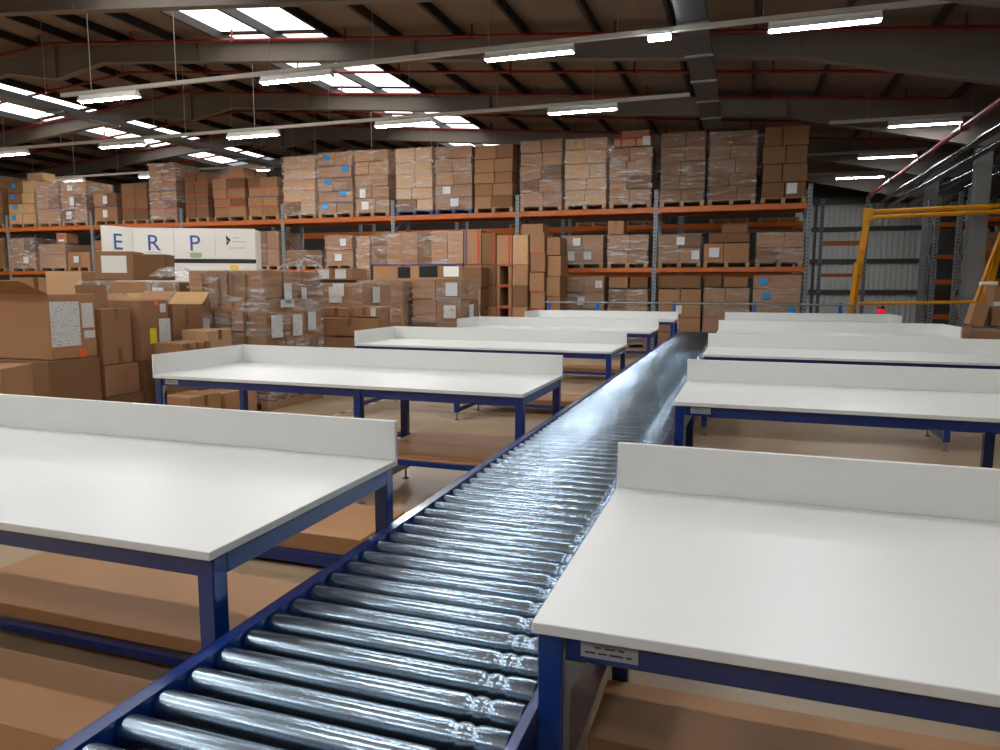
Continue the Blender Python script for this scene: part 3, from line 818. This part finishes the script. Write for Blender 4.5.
for v in (-.45, -.25, -.05, .15, .35, .52): patch(t, 'tape_brown', .622, v, .72, .006, .03, .38)
# tuft of gathered film on top
tf = MB()
for k, (a, h) in enumerate(((.3, .17), (1.2, .2), (2.6, .14), (4.2, .12), (5.3, .18))):
    tf.path([(.45, .35, 1.87), (.45 + .07 * math.cos(a), .35 + .07 * math.sin(a), 1.87 + h), (.45 + .26 * math.cos(a), .35 + .2 * math.sin(a), 1.87 + h * .8), (.45 + .4 * math.cos(a), .35 + .3 * math.sin(a), 1.87)], .007, 5)
tf.build('film_tuft', 'film_loose', t)

t = load('film-wrapped mixed carton pallet right behind the large wrapped one', -6.75, -5.75, 10.2, 11.2, .001, 1.72, tiers=4, cols=2, deep=2, seed=510, wrap='film_light', labels=4, sides=3)
for (u, v, wv, h) in ((-.35, 1.6, .22, .2), (.1, 1.6, .2, .2), (.32, 1.1, .16, .26)): patch(t, 'paper_label', u, -.53, v, wv, .006, h)
t = load('three-tier pallet of wide cartons with large white labels on each, beside the fourth left bench', -6.02, -5.02, 12.6, 13.6, .001, 1.82, tiers=4, cols=2, deep=2, seed=511, wrap='film_light', labels=6, sides=2)
t = load('carton pallet between the two labelled pallets, far left aisle', -6.95, -6.1, 12.4, 13.4, .001, 1.78, tiers=4, cols=2, deep=2, seed=512, wrap='film_light', labels=2)
carton('white-topped carton lying on the mixed carton pallet', (-6.7, 10.35), (-6.0, 10.35), 1.76, 1.95, .5, 'card', ((.25, .5, .2, .15, 'paper_label'), (.7, .5, .2, .15, 'paper_label')))
for i, (a, b, pt, pb, Y, lab) in enumerate(((323, 349, 308, 317, 9.75, 'small low carton on the open-lid carton, behind the second left bench'),
        (352, 376, 307, 317, 9.7, 'small orange-brown carton with a white end label, behind the second left bench'),
        (322, 377, 318, 336, 9.6, 'long tan carton with a lifted lid under two small cartons'),
        (322, 360, 337.5, 378, 9.6, 'wrapped base carton under the long tan carton'))):
    P0, P1 = at(a, pt, Y), at(b, pt, Y)
    carton(lab, (P0.x, Y), (P1.x, Y), at((a + b) / 2, pb, Y).z if i < 3 else .001, at((a + b) / 2, pt, Y).z, .4, 'card', labels=(((.88, .5, .08, .12, 'paper_label'),) if i == 1 else ()), tape=i != 3)

# ------------------------------------------------------------------ loose cartons at the left
def P(px, Y): p = at(px, 330, Y); return (p.x, p.y)
def Zp(px, py, Y): return at(px, py, Y).z
# row of cartons whose labelled sides face the benches (+x)
XF = -6.6
carton('big open brown carton with a large white shipping sheet at the left picture edge', (XF, 5.42), (XF, 5.97), .90, 1.57, 1.2, 'card',
    flaps=(('back', R(14), .3), ('left', R(24), .32)), tape=False,
    labels=((.33, .54, .34, .46, 'paper_label'), (.82, .66, .14, .26, 'paper_label'), (.84, .36, .13, .08, 'paper_label'), (.66, .07, .09, .09, 'orange_mark')))
carton('big two-tone brown carton under the carton with the white shipping sheet', (XF + .02, 5.36), (XF + .04, 5.96), .30, .897, 1.1, 'card_dark', tape=False)
carton('flat carton at the foot of the left carton pile', (XF + .06, 5.3), (XF + .06, 6.0), .001, .297, 1.2, 'card')
carton('small brown carton at the left picture edge behind the nearest bench', (-6.75, 4.35), (-6.2, 4.6), .001, .92, .5, 'card')
carton('narrow brown carton with a taped centre and raised rear flap', (XF + .02, 6.03), (XF - .02, 6.47), .785, 1.4, .3, 'card', flaps=(('back', R(86), .26),), labels=((.55, .14, .06, .17, 'tape_brown'),))
carton('wide brown carton under the narrow taped carton', (XF + .04, 6.02), (XF + .02, 6.50), .44, .782, .7, 'card', tape=False)
carton('open flapped carton on the floor under the wide brown carton', (XF + .06, 6.02), (XF + .06, 6.52), .001, .437, .7, 'card_dark', tape=False)
carton('brown carton with a yellow note, orange diamond and hanging white sheet', (XF + .05, 6.53), (XF, 7.02), .79, 1.49, .45, 'card', tape=False,
    labels=((.4, .4, .11, .18, 'yellow_label'), (.82, .38, .2, .42, 'paper_label'), (.62, .16, .12, .16, 'paper_label'), (.78, .86, .1, .1, 'paper_label'), (.55, .95, .07, .05, 'orange_mark')), flaps=(('back', R(20), .2), ('right', R(30), .2)))
carton('brown carton with an orange tag under the yellow-note carton', (XF + .06, 6.54), (XF + .06, 7.03), .001, .787, .6, 'card_dark', labels=((.75, .92, .07, .07, 'orange_mark'), (.75, .55, .12, .22, 'paper_label')))
carton('open-topped tan carton with pale inside and dark-edged flaps', (XF + .02, 7.07), (XF - .02, 7.62), .92, 1.42, .5, 'card', open_top=True, flaps=(('back', R(40), .22), ('right', R(45), .22)), labels=((.45, .7, .05, .2, 'tape_brown'), (.45, .2, .05, .16, 'tape_brown')))
carton('carton supporting the open-topped tan carton', (XF + .03, 7.07), (XF + .03, 7.62), .001, .917, .55, 'card')
carton('small tan carton next to the open-topped tan carton', (-6.12, 7.12), (-6.12, 7.55), .001, 1.12, .4, 'card_pale')
carton('striped carton lid in front of the small tan carton', (-6.06, 6.62), (-6.06, 7.1), .60, 1.0, .4, 'card', labels=((.2, .75, .04, .2, 'tape_brown'), (.5, .75, .04, .2, 'tape_brown'), (.8, .75, .04, .2, 'tape_brown')), tape=False)
carton('carton supporting the striped carton lid', (-6.05, 6.6), (-6.05, 7.1), .001, .597, .42, 'card_dark')
# rear pile with loose film
t = load('loose pile of cartons under crumpled clear film, left of the large wrapped pallet', -9.0, -7.3, 7.9, 9.0, .001, 1.72, tiers=4, cols=3, deep=2, seed=520, wrap='film_loose', labels=5, sides=2, jit=.05)
carton('film-covered carton with a silvery window on top of the loose pile', (-8.72, 7.93), (-8.24, 8.15), 1.735, 2.14, .4, 'card', labels=((.5, .55, .34, .24, 'white_plastic'),), tape=False)
carton('plain carton beside the silvery one on top of the loose pile', (-8.2, 8.1), (-7.8, 8.3), 1.735, 2.1, .4, 'card_dark', tape=False)
carton('pale carton at the left of the loose film pile', (-9.75, 8.0), (-9.05, 8.0), .001, 1.86, .6, 'card_pale', tape=False)
carton('carton on the floor behind the second left bench, left of the wrapped pallet', (-5.6, 6.2), (-5.6, 6.68), .001, .46, .4, 'card')
carton('second carton on the floor behind the second left bench', (-5.58, 6.72), (-5.58, 7.3), .001, .44, .4, 'card')

# loose film drapes over the rear pile
def drape(name, label, x0, x1, y0, y1, zf, n=12):
    m = MB(); rng = random.Random(3)
    for j in range(n + 1):
        for i in range(n + 1):
            u, v = i / n, j / n
            m.v.append((x0 + (x1 - x0) * u, y0 + (y1 - y0) * v, zf(u, v) + rng.uniform(-.03, .03)))
    for j in range(n):
        for i in range(n):
            a = j * (n + 1) + i; m.f.append((a, a + 1, a + n + 2, a + n + 1)); m.m.append(0)
    o = m.build(name, 'film_loose', None, smooth=True)
    return tag(o, label, 'plastic film')
drape('plastic_film', 'crumpled clear film sheet spread over the loose carton pile', -7.72, -7.25, 7.86, 8.9, lambda u, v: 1.79 + .13 * math.sin(math.pi * v) * (1 - u))

# ------------------------------------------------------------------ lettered white cabinet
pL = Vector((-13.01, 12.88)); pR = Vector((-10.61, 14.02)); dv = (pR - pL); CW = dv.length; ca = math.atan2(dv.y, dv.x)
cab = empty('white_cabinet', (pL.x, pL.y, 0), ca, 'tall white cabinet with blue letters E R P standing behind the carton piles', 'cabinet')
CH = 2.95
MB().box(0, CW, .02, .6, 0, CH - .01).build('body', 'cabinet_white', cab)
pw = CW / 3
doors = []
for i in range(3):
    d = MB().box(i * pw + .004, (i + 1) * pw - .004, 0, .019, 2.27, CH).build('door', 'cabinet_white', cab, bevel=.003); doors.append(d)
    MB().box(i * pw + .004, (i + 1) * pw - .004, 0, .019, .1, 2.17).build('lower_door', 'cabinet_white', cab, bevel=.003)
MB().box(0, CW, .006, .0195, 2.175, 2.265).build('slot_strip', 'logo_black', cab)
for i in range(40):
    u = .05 + i * (CW - .1) / 40
    MB().box(u, u + .02, .002, .006, 2.2, 2.24).build('slot_tooth', 'print_dark', cab)
# angled leaf with the E
pE = Vector((-13.13, 12.17)) - pL
pe = Matrix.Rotation(-ca, 2) @ pE
leaf = empty('unused', (0, 0, 0)); bpy.data.objects.remove(leaf)
ed = Vector((pe.x, pe.y)); el = ed.length; ea = math.atan2(-ed.y, -ed.x)
lf = MB().box(0, el, 0, .03, .1, CH).build('angled_leaf', 'cabinet_white', cab, (pe.x, pe.y, 0)); lf.rotation_euler = (0, 0, ea)
def letter(ch, size, parent, x, y, z, mname, name='letter'):
    cu = bpy.data.curves.new('txt', 'FONT'); cu.body = ch; cu.size = size; cu.extrude = .003; cu.align_x = 'CENTER'
    o = bpy.data.objects.new('txt', cu); C.objects.link(o)
    bpy.context.view_layer.update()
    me = bpy.data.meshes.new_from_object(o.evaluated_get(bpy.context.evaluated_depsgraph_get()))
    bpy.data.objects.remove(o); me.materials.clear(); me.materials.append(M[mname])
    q = link(name, me, parent, (x, y, z)); q.rotation_euler = (R(90), 0, 0); return q
LS = .5
letter('E', LS, lf, el / 2, -.004, 2.45, 'letter_blue')
letter('R', LS, doors[0], pw * .5, -.004, 2.45, 'letter_blue')
letter('P', LS, doors[1], pw * 1.5, -.004, 2.45, 'letter_blue')
for dr, cx, rr in ((lf, el / 2, .16), (doors[0], pw * .5, .17), (doors[1], pw * 1.5, .17)):
    MB().box(cx - rr, cx + rr, -.004, -.0005, 2.395, 2.408).build('caption', 'print_grey', dr)
lg = MB()
ccx = pw * 2.28
lg.prism([(ccx, 2.72), (ccx, 2.80), (ccx + .1, 2.70), (ccx + .06, 2.68)], -.004, -.0005, 'y')
lg.prism([(ccx, 2.64), (ccx + .06, 2.68), (ccx + .1, 2.70), (ccx + .005, 2.57)], -.004, -.0005, 'y')
lg.prism([(ccx, 2.66), (ccx + .035, 2.69), (ccx, 2.71)], -.004, -.0005, 'y')
lg.build('emblem', 'logo_black', doors[2])
for zz, a, b in ((2.75, .14, .3), (2.66, .14, .44), (2.52, .05, .42)):
    MB().box(ccx + a, ccx + b, -.003, -.0005, zz - .008, zz + .008).build('caption', 'print_grey', doors[2])
def oval(parent, cx, cz, a, b, mname):
    MB().prism([(cx + a * math.copysign(abs(math.cos(t)) ** .6, math.cos(t)), cz + b * math.copysign(abs(math.sin(t)) ** .6, math.sin(t))) for t in [2 * math.pi * i / 24 for i in range(24)]], -.004, -.0005, 'y').build('sticker', mname, parent)
oval(doors[1], pw * 1.52, 2.35, .13, .06, 'green_sticker')
oval(cab, pw * 2.45, 2.08, .1, .06, 'amber_sticker')

# ------------------------------------------------------------------ far barrier rail and beacon
br = empty('barrier_rail', (at(700, 303, 18.2).x, 18.2, 0), 0, 'grey tubular barrier rail with blue posts in front of the rack', 'barrier')
bx = br.location.x
MB().path([(at(545, 303, 18.2).x - bx, 0, 1.27), (2.3 - bx, 0, 1.27), (2.42 - bx, .0, 1.2), (2.44 - bx, 0, .6)], .025, 10).build('top_tube', 'galv', br, smooth=True)
for x in (-4.8, -3.52, -1.61, .26, 2.12):
    MB().box(x - bx - .04, x - bx + .04, .026, .09, 0, 1.32).build('post', 'sky_blue_paint', br, bevel=.004)
q = at(881, 311, 18.0)
bc = empty('warning_lamp', (q.x, 18.0, 0), 0, 'small black warning lamp with a glowing red lens behind the farthest right bench', 'lamp')
MB().tube((0, 0, 0), (0, 0, q.z - .12), .02, 8).tube((0, 0, 0), (0, 0, .03), .15, 16).build('stand', 'black_rubber', bc)
MB().tube((0, 0, q.z - .12), (0, 0, q.z - .05), .09, 14).tube((0, 0, q.z + .05), (0, 0, q.z + .11), .08, 14, .05).build('housing', 'black_rubber', bc)
MB().tube((0, 0, q.z - .05), (0, 0, q.z + .05), .085, 14).build('lens', 'red_lens', bc, smooth=True)

# ------------------------------------------------------------------ yellow tubular frame
YY = 19.0
yf = empty('yellow_frame', (2.53, YY, 0), 0, 'large yellow tubular steel frame with a leaning post and double top rail', 'frame')
def yl(px, py, Y=YY): p = at(px, py, Y); return (p.x - 2.53, p.y - YY, p.z)
a0 = yl(851, 340); a1 = yl(868, 213)
foot = (a0[0] - .12, 0, .02)
MB().beam(foot, a1, .14, .16).build('leaning_post', 'yellow_paint', yf, bevel=.01)
MB().beam((foot[0] - .02, -.12, .02), yl(857, 262, YY - .12), .1, .12).build('inner_post', 'yellow_paint', yf, bevel=.01)
p2 = yl(1010, 207); p2b = yl(1030, 206.3)
MB().tube((a1[0] - .02, 0, a1[2] + .02), (p2[0] + .6, 0, p2[2] + .05), .055, 12).build('top_rail', 'yellow_paint', yf, smooth=True)
MB().tube((a1[0] + .0, -.05, a1[2] - .11), (p2[0] + .6, -.05, p2[2] - .08), .05, 12).build('top_rail', 'yellow_paint', yf, smooth=True)
MB().box(a1[0] - .1, a1[0] + .1, -.1, .1, a1[2] - .18, a1[2] + .1).build('hinge_block', 'yellow_paint', yf, bevel=.02)
b0 = yl(859, 303.5); b1 = yl(975, 302)
MB().tube(b0, b1, .038, 10).tube(b1, yl(1003, 228), .045, 10).build('gate_loop', 'yellow_paint', yf, smooth=True)
MB().beam(yl(968, 340, YY + .4), yl(1006, 232, YY + .4), .09, .1).build('stay', 'yellow_paint', yf)
MB().beam(yl(984, 305, YY + .2), yl(1000, 245, YY + .2), .12, .12).build('stay', 'yellow_paint', yf)
MB().box(p2[0] + .5, p2[0] + .66, -.08, .08, 0, p2[2]).build('rear_post', 'yellow_paint', yf, bevel=.01)
for k in range(4):
    tt = .25 + k * .16
    MB().box(foot[0] + (a1[0] - foot[0]) * tt - .03, foot[0] + (a1[0] - foot[0]) * tt + .03, -.1, -.08, foot[2] + (a1[2] - foot[2]) * tt - .04, foot[2] + (a1[2] - foot[2]) * tt + .04).build('clamp', 'orange_mark', yf)

# ------------------------------------------------------------------ right-hand racks and partition
for i, (px, Y) in enumerate(((935, 23.55), (967, 22.0))):
    X = at(px, 250, Y).x
    rk = empty('side_rack', (X, Y, 0), 0, ('narrow grey rack frame beside the grey partition' if i == 0 else 'grey rack with orange beams and cartons at the right edge of the hall'), 'rack')
    for dx in (0, 1.6):
        for dy in (0, .9):
            link('upright', up_me, rk, (dx, dy, 0), 0, (1.2, 1, 1.0))
        b_ = MB(); zz = .3; fl_ = 0
        while zz < 3.9:
            a, b = (.07, .9) if fl_ else (.9, .07)
            b_.beam((dx, a, zz), (dx, b, zz + .6), .025, .04); zz += .6; fl_ ^= 1
        b_.build('brace', 'rack_grey', rk)
    for zt in (.9, 1.9, 2.6, 3.5):
        for dy in (0, .9):
            MB().box(.05, 1.55, dy, dy + .05, zt - .12, zt).build('beam', 'orange_beam', rk)
        MB().box(.05, 1.55, .05, .9, zt - .03, zt - .01).build('deck_board', 'rack_grey', rk)
    if i == 1:
        for zt, n in ((.901, 3), (1.901, 3), (2.601, 3)):
            for k in range(n):
                hgt = random.uniform(.12, .17)
                c_ = link('carton', UC['card'], None, (X + .4 + .02 * k, Y + .45, zt + k * .17), 0, (.6, .6, .165))
                tag(c_, ORD[k] + ' flat carton from below on the ' + {.901: 'bottom', 1.901: 'second', 2.601: 'third'}[zt] + ' shelf of the right-hand rack', 'carton', 'flat cartons on the right-hand rack')
pA = at(938, 250, 26.0).x; pB = at(957, 250, 26.0).x
pt_ = empty('partition', ((pA + pB) / 2, 26.0, 0), 0, 'tall plain grey partition panel at the right behind the rack frame', 'partition')
MB().box(pA - (pA + pB) / 2, pB - (pA + pB) / 2, 0, .06, 0, 4.2).build('panel', 'panel_grey', pt_)
MB().box(pB - (pA + pB) / 2, pB - (pA + pB) / 2 + .08, -.02, .08, 0, 4.3).build('edge_post', 'clad_rail', pt_)
MB().box(pA - (pA + pB) / 2, pB - (pA + pB) / 2, -.03, 0, 1.3, 1.45).build('ledge', 'card_dark', pt_)
# empty rack beams continuing right of the rack end
eb = empty('spare_rack_bay', (2.05, 23.5, 0), 0, 'empty rack bay of orange beams beyond the right end of the pallet rack', 'rack')
for z, h in ((at(835, 241, 23.5).z, .14), (at(835, 273.5, 23.5).z, .1)):
    MB().box(.1, 1.2, 0, .06, z - h, z).build('beam', 'orange_beam', eb)
for dx in (.05, 1.25): link('upright', up_me, eb, (dx, 0, 0))
# cartons at right, on the floor beside the fourth right bench
XQ = 3.36
t = load('low wrapped carton base beside the fourth right bench', XQ, XQ + 1.1, 13.1, 14.0, .001, at(975, 328, 13.1).z, tiers=3, cols=2, seed=600, wrap='film_light', labels=0, name='pallet_load')
zq = at(975, 328, 13.1).z + .035
carton('brown carton banded with pink printed tape, right of the fourth right bench', (XQ + .35, 13.2), (XQ + 1.0, 13.2), zq, zq + .62, .45, 'card', labels=((.5, .55, .64, .07, 'white_plastic'),), tape=False)
o = carton('small carton tilted against the pink-taped carton', (XQ + .02, 13.12), (XQ + .22, 13.12), zq + .0, zq + .34, .3, 'card', tilt=R(12), tape=False)
pr = MB().tube((0, 0, 0), (.24, .02, 0), .035, 14).tube((.24, .02, 0), (.245, .02, 0), .014, 10).build('paper_roll', 'paper_roll', None, (XQ + .16, 13.25, zq + .655), smooth=False)
tag(pr, 'cream paper roll lying on the pink-taped carton at the right', 'paper roll')
og = MB().box(-.15, .15, -.12, .12, 0, .05).build('orange_tray', 'orange_mark', None, (XQ + .75, 13.4, zq + .621), bevel=.01)
tag(og, 'flat orange tray on the pink-taped carton at the right', 'tray')

# ------------------------------------------------------------------ floor hazard tape
m = MB(); y = 5.9; k = 0
while y < 14:
    m.cur = k % 2; m.box(-4.985, -4.925, y, y + .16, .0005, .002); y += .16; k += 1
tag(m.build('floor_tape', ['hazard_red', 'hazard_white']), 'red and white hazard tape stuck along the floor behind the left benches', 'tape')

# ------------------------------------------------------------------ roof services
def lamp(label, x, y, z, glow='lamp_glow'):
    """reflector batten 1.48 m long hanging below the trunking"""
    t = empty('fluorescent_light', (x, y, z), 0, label, 'ceiling light', 'fluorescent lights on the ceiling rails')
    Lh = .74
    MB().box(-Lh, Lh, -.035, .035, .06, .11).build('housing', 'lamp_white', t)
    MB().prism([(-.05, .06), (-.095, -.02), (-.091, -.02), (-.046, .056), (.046, .056), (.091, -.02), (.095, -.02), (.05, .06)], -Lh, Lh, 'x').build('reflector', 'lamp_white', t)
    for s in (-1, 1):
        MB().prism([(-.046, .056), (-.089, -.019), (.089, -.019), (.046, .056)], s * Lh - .004, s * Lh + .004, 'x').build('end_cap', 'lamp_white', t)
    MB().tube((-Lh + .03, 0, -.012), (Lh - .03, 0, -.012), .032, 10).build('tube', glow, t)
    return t
def trunk(label, x0, x1, y, z, step=4.25):
    t = empty('light_rail', ((x0 + x1) / 2, y, z), 0, label, 'ceiling rail', 'ceiling light rails')
    c = (x0 + x1) / 2
    MB().box(x0 - c, x1 - c, -.035, .035, -.03, .04).build('rail', 'trunking', t)
    x = x0 + .8
    while x < x1:
        top = raft_bot(x) + RAF_H
        if top - z > .1: MB().tube((x - c, 0, .04), (x - c, 0, top - z), .006, 5).build('hanger', 'galv', t)
        x += step / 2
    return t
TZ = 5.53
rows = [(-3.9, 'rail behind the camera', -29.5, 5.0, 5.53, .9), (0.0, 'rail above the camera', -29.5, 5.0, 5.53, .9), (3.9, 'rail above the first benches', -29.5, 5.0, 5.53, .9),
        (7.8, 'rail above the second and third benches', -5.4, 5.0, 5.53, .9), (11.7, 'nearest visible rail', -13.45, 5.0, 5.53, .92), (15.6, 'second visible rail', -29.5, -1.2, 5.53, -3.42),
        (21.6, 'rail behind the top rack loads', -29.5, .9, 5.8, -3.9), (27.0, 'rail beyond the rack', -29.5, .9, 5.8, -3.9),
        (19.2, 'short rail right of the rack end', 1.75, 4.7, 5.53, 3.75), (23.5, 'short rail over the yellow frame', 1.6, 4.7, 5.53, 3.7), (27.5, 'short rail near the pale back wall', 1.6, 4.7, 5.53, 3.55)]
for (y, d, x0r, x1r, tz, off) in rows:
    trunk('white ceiling light rail, ' + d, x0r, x1r, y, tz)
    xs = []
    x = off
    stp = 4.38 if y == 11.7 else 4.17
    while x > x0r + .75: xs.append(x); x -= stp
    x = off + stp
    while x < x1r - .7: xs.append(x); x += stp
    xs.sort()
    for i, x in enumerate(xs):
        lamp('fluorescent ceiling light, ' + (ORD[i] + ' from left on the ' if len(xs) > 1 else 'alone on the ') + d, x, y, tz - .15, 'lamp_glow' if y < 9 else ('lamp_glow_bright' if y == 15.6 else 'lamp_glow_far' if y < 16 or y > 27.2 else 'lamp_glow_soft'))
# emergency light
q = at(660, 38, 11.7)
e = empty('emergency_light', (q.x, 11.62, TZ - .1), 0, 'short bright white emergency light under the nearest ceiling rail', 'ceiling light')
MB().box(-.17, .17, -.05, .05, .01, .07).build('housing', 'lamp_white', e)
MB().box(-.165, .165, -.055, .055, -.05, .01).build('diffuser', 'led_glow', e)

# sprinkler pipes following the roof slope
def pipe(label, y, dz, x0=-30.0, x1=4.3, stub=3.0):
    t = empty('sprinkler_pipe', (RIDGE, y, raft_bot(RIDGE) + dz), 0, label, 'pipe', 'red sprinkler pipes under the roof')
    z0 = raft_bot(RIDGE) + dz
    pz = lambda x: raft_bot(x) + dz - z0
    MB().path([(x0 - RIDGE, 0, pz(x0)), (0, 0, 0), (x1 - RIDGE, 0, pz(x1))], .038, 10).build('main_run', 'red_pipe', t, smooth=True)
    x = x1 - .9; k = 0
    while x > x0:
        MB().tube((x - RIDGE, 0, pz(x)), (x - RIDGE, 0, pz(x) + .3), .022, 8).tube((x - RIDGE, 0, pz(x) - .05), (x - RIDGE, 0, pz(x) + .05), .05, 8).build('branch', 'red_pipe', t)
        x -= stub
pipe('red sprinkler pipe along the rafter above the nearest light rail', 14.75, .42)
pipe('red sprinkler pipe midway between the second and third visible rafters', 17.4, .42)
pipe('red sprinkler pipe along the rafter above the rack front', 19.65, .42)
pipe('red sprinkler pipe behind the rack top loads', 22.3, .42)
pipe('red sprinkler pipe along the far rafter', 24.55, .42)
pipe('red sprinkler pipe across the roof near the back wall', 27.2, .42)
# long red pipe at the right eaves with shiny service pipes
t = empty('eaves_pipe', (4.2, 0, 4.99), 0, 'long rusty red pipe running along the right eaves', 'pipe')
MB().tube((0, 2, 0), (0, 30, 0), .06, 12).build('run', 'red_pipe', t, smooth=True)
for k in range(7): MB().box(-.08, .08, 6 + k * 3.9, 6.1 + k * 3.9, -.08, .08).build('clip', 'red_pipe', t)
for i, (x, z, r, d) in enumerate(((4.6, 4.78, .08, 'uppermost dark glossy service pipe beside the red eaves pipe'), (4.72, 4.55, .07, 'second dark glossy service pipe under the right eaves'), (5.45, 4.62, .12, 'thick dark glossy service pipe behind the thinner ones'), (5.6, 4.36, .08, 'lowest dark glossy service pipe under the right eaves'), (5.9, 4.45, .1, 'rearmost dark glossy service pipe under the right eaves'))):
    o = MB().tube((0, 0, 0), (0, 26, 0), r, 14).build('service_pipe', 'dark_gloss', None, (x, 3.5, z), smooth=True)
    tag(o, d, 'pipe', 'dark service pipes under the right eaves')

# cable trays along the hall
def tray(label, x, z, y0, y1, wd, mname, cables):
    t = empty('cable_tray', (x, y0, z), 0, label, 'cable tray')
    Ln = y1 - y0
    for s in (-1, 1): MB().box(s * wd / 2 - .006, s * wd / 2 + .006, 0, Ln, 0, .12).build('side_wall', mname, t)
    MB().box(-wd / 2, wd / 2, 0, Ln, -.004, .004).build('tray_floor', mname, t)
    y = .5; k = 0
    while y < Ln:
        MB().box(-wd / 2 - .03, wd / 2 + .03, y, y + .05, -.04, -.006).build('bracket', 'galv', t)
        if k % 2 == 0:
            MB().tube((-wd / 2 - .02, y + .02, -.03), (-wd / 2 - .02, y + .02, raft_bot(x) + .4 - z), .007, 5).build('hanger', 'galv', t)
        y += 1.6; k += 1
    for i in range(cables):
        u = -wd / 2 + wd * (i + 1) / (cables + 1)
        MB().tube((u, 0, .03), (u, Ln, .03), .02, 6).build('cable', 'cable', t)
tray('wide grey cable tray crossing above the left rack', -15.1, 5.62, 6.0, 24.5, .42, 'tray_steel', 3)
tray('grey cable tray above the conveyor near the roof middle', -.9, 5.62, 8.0, 19.4, .42, 'tray_steel', 4)
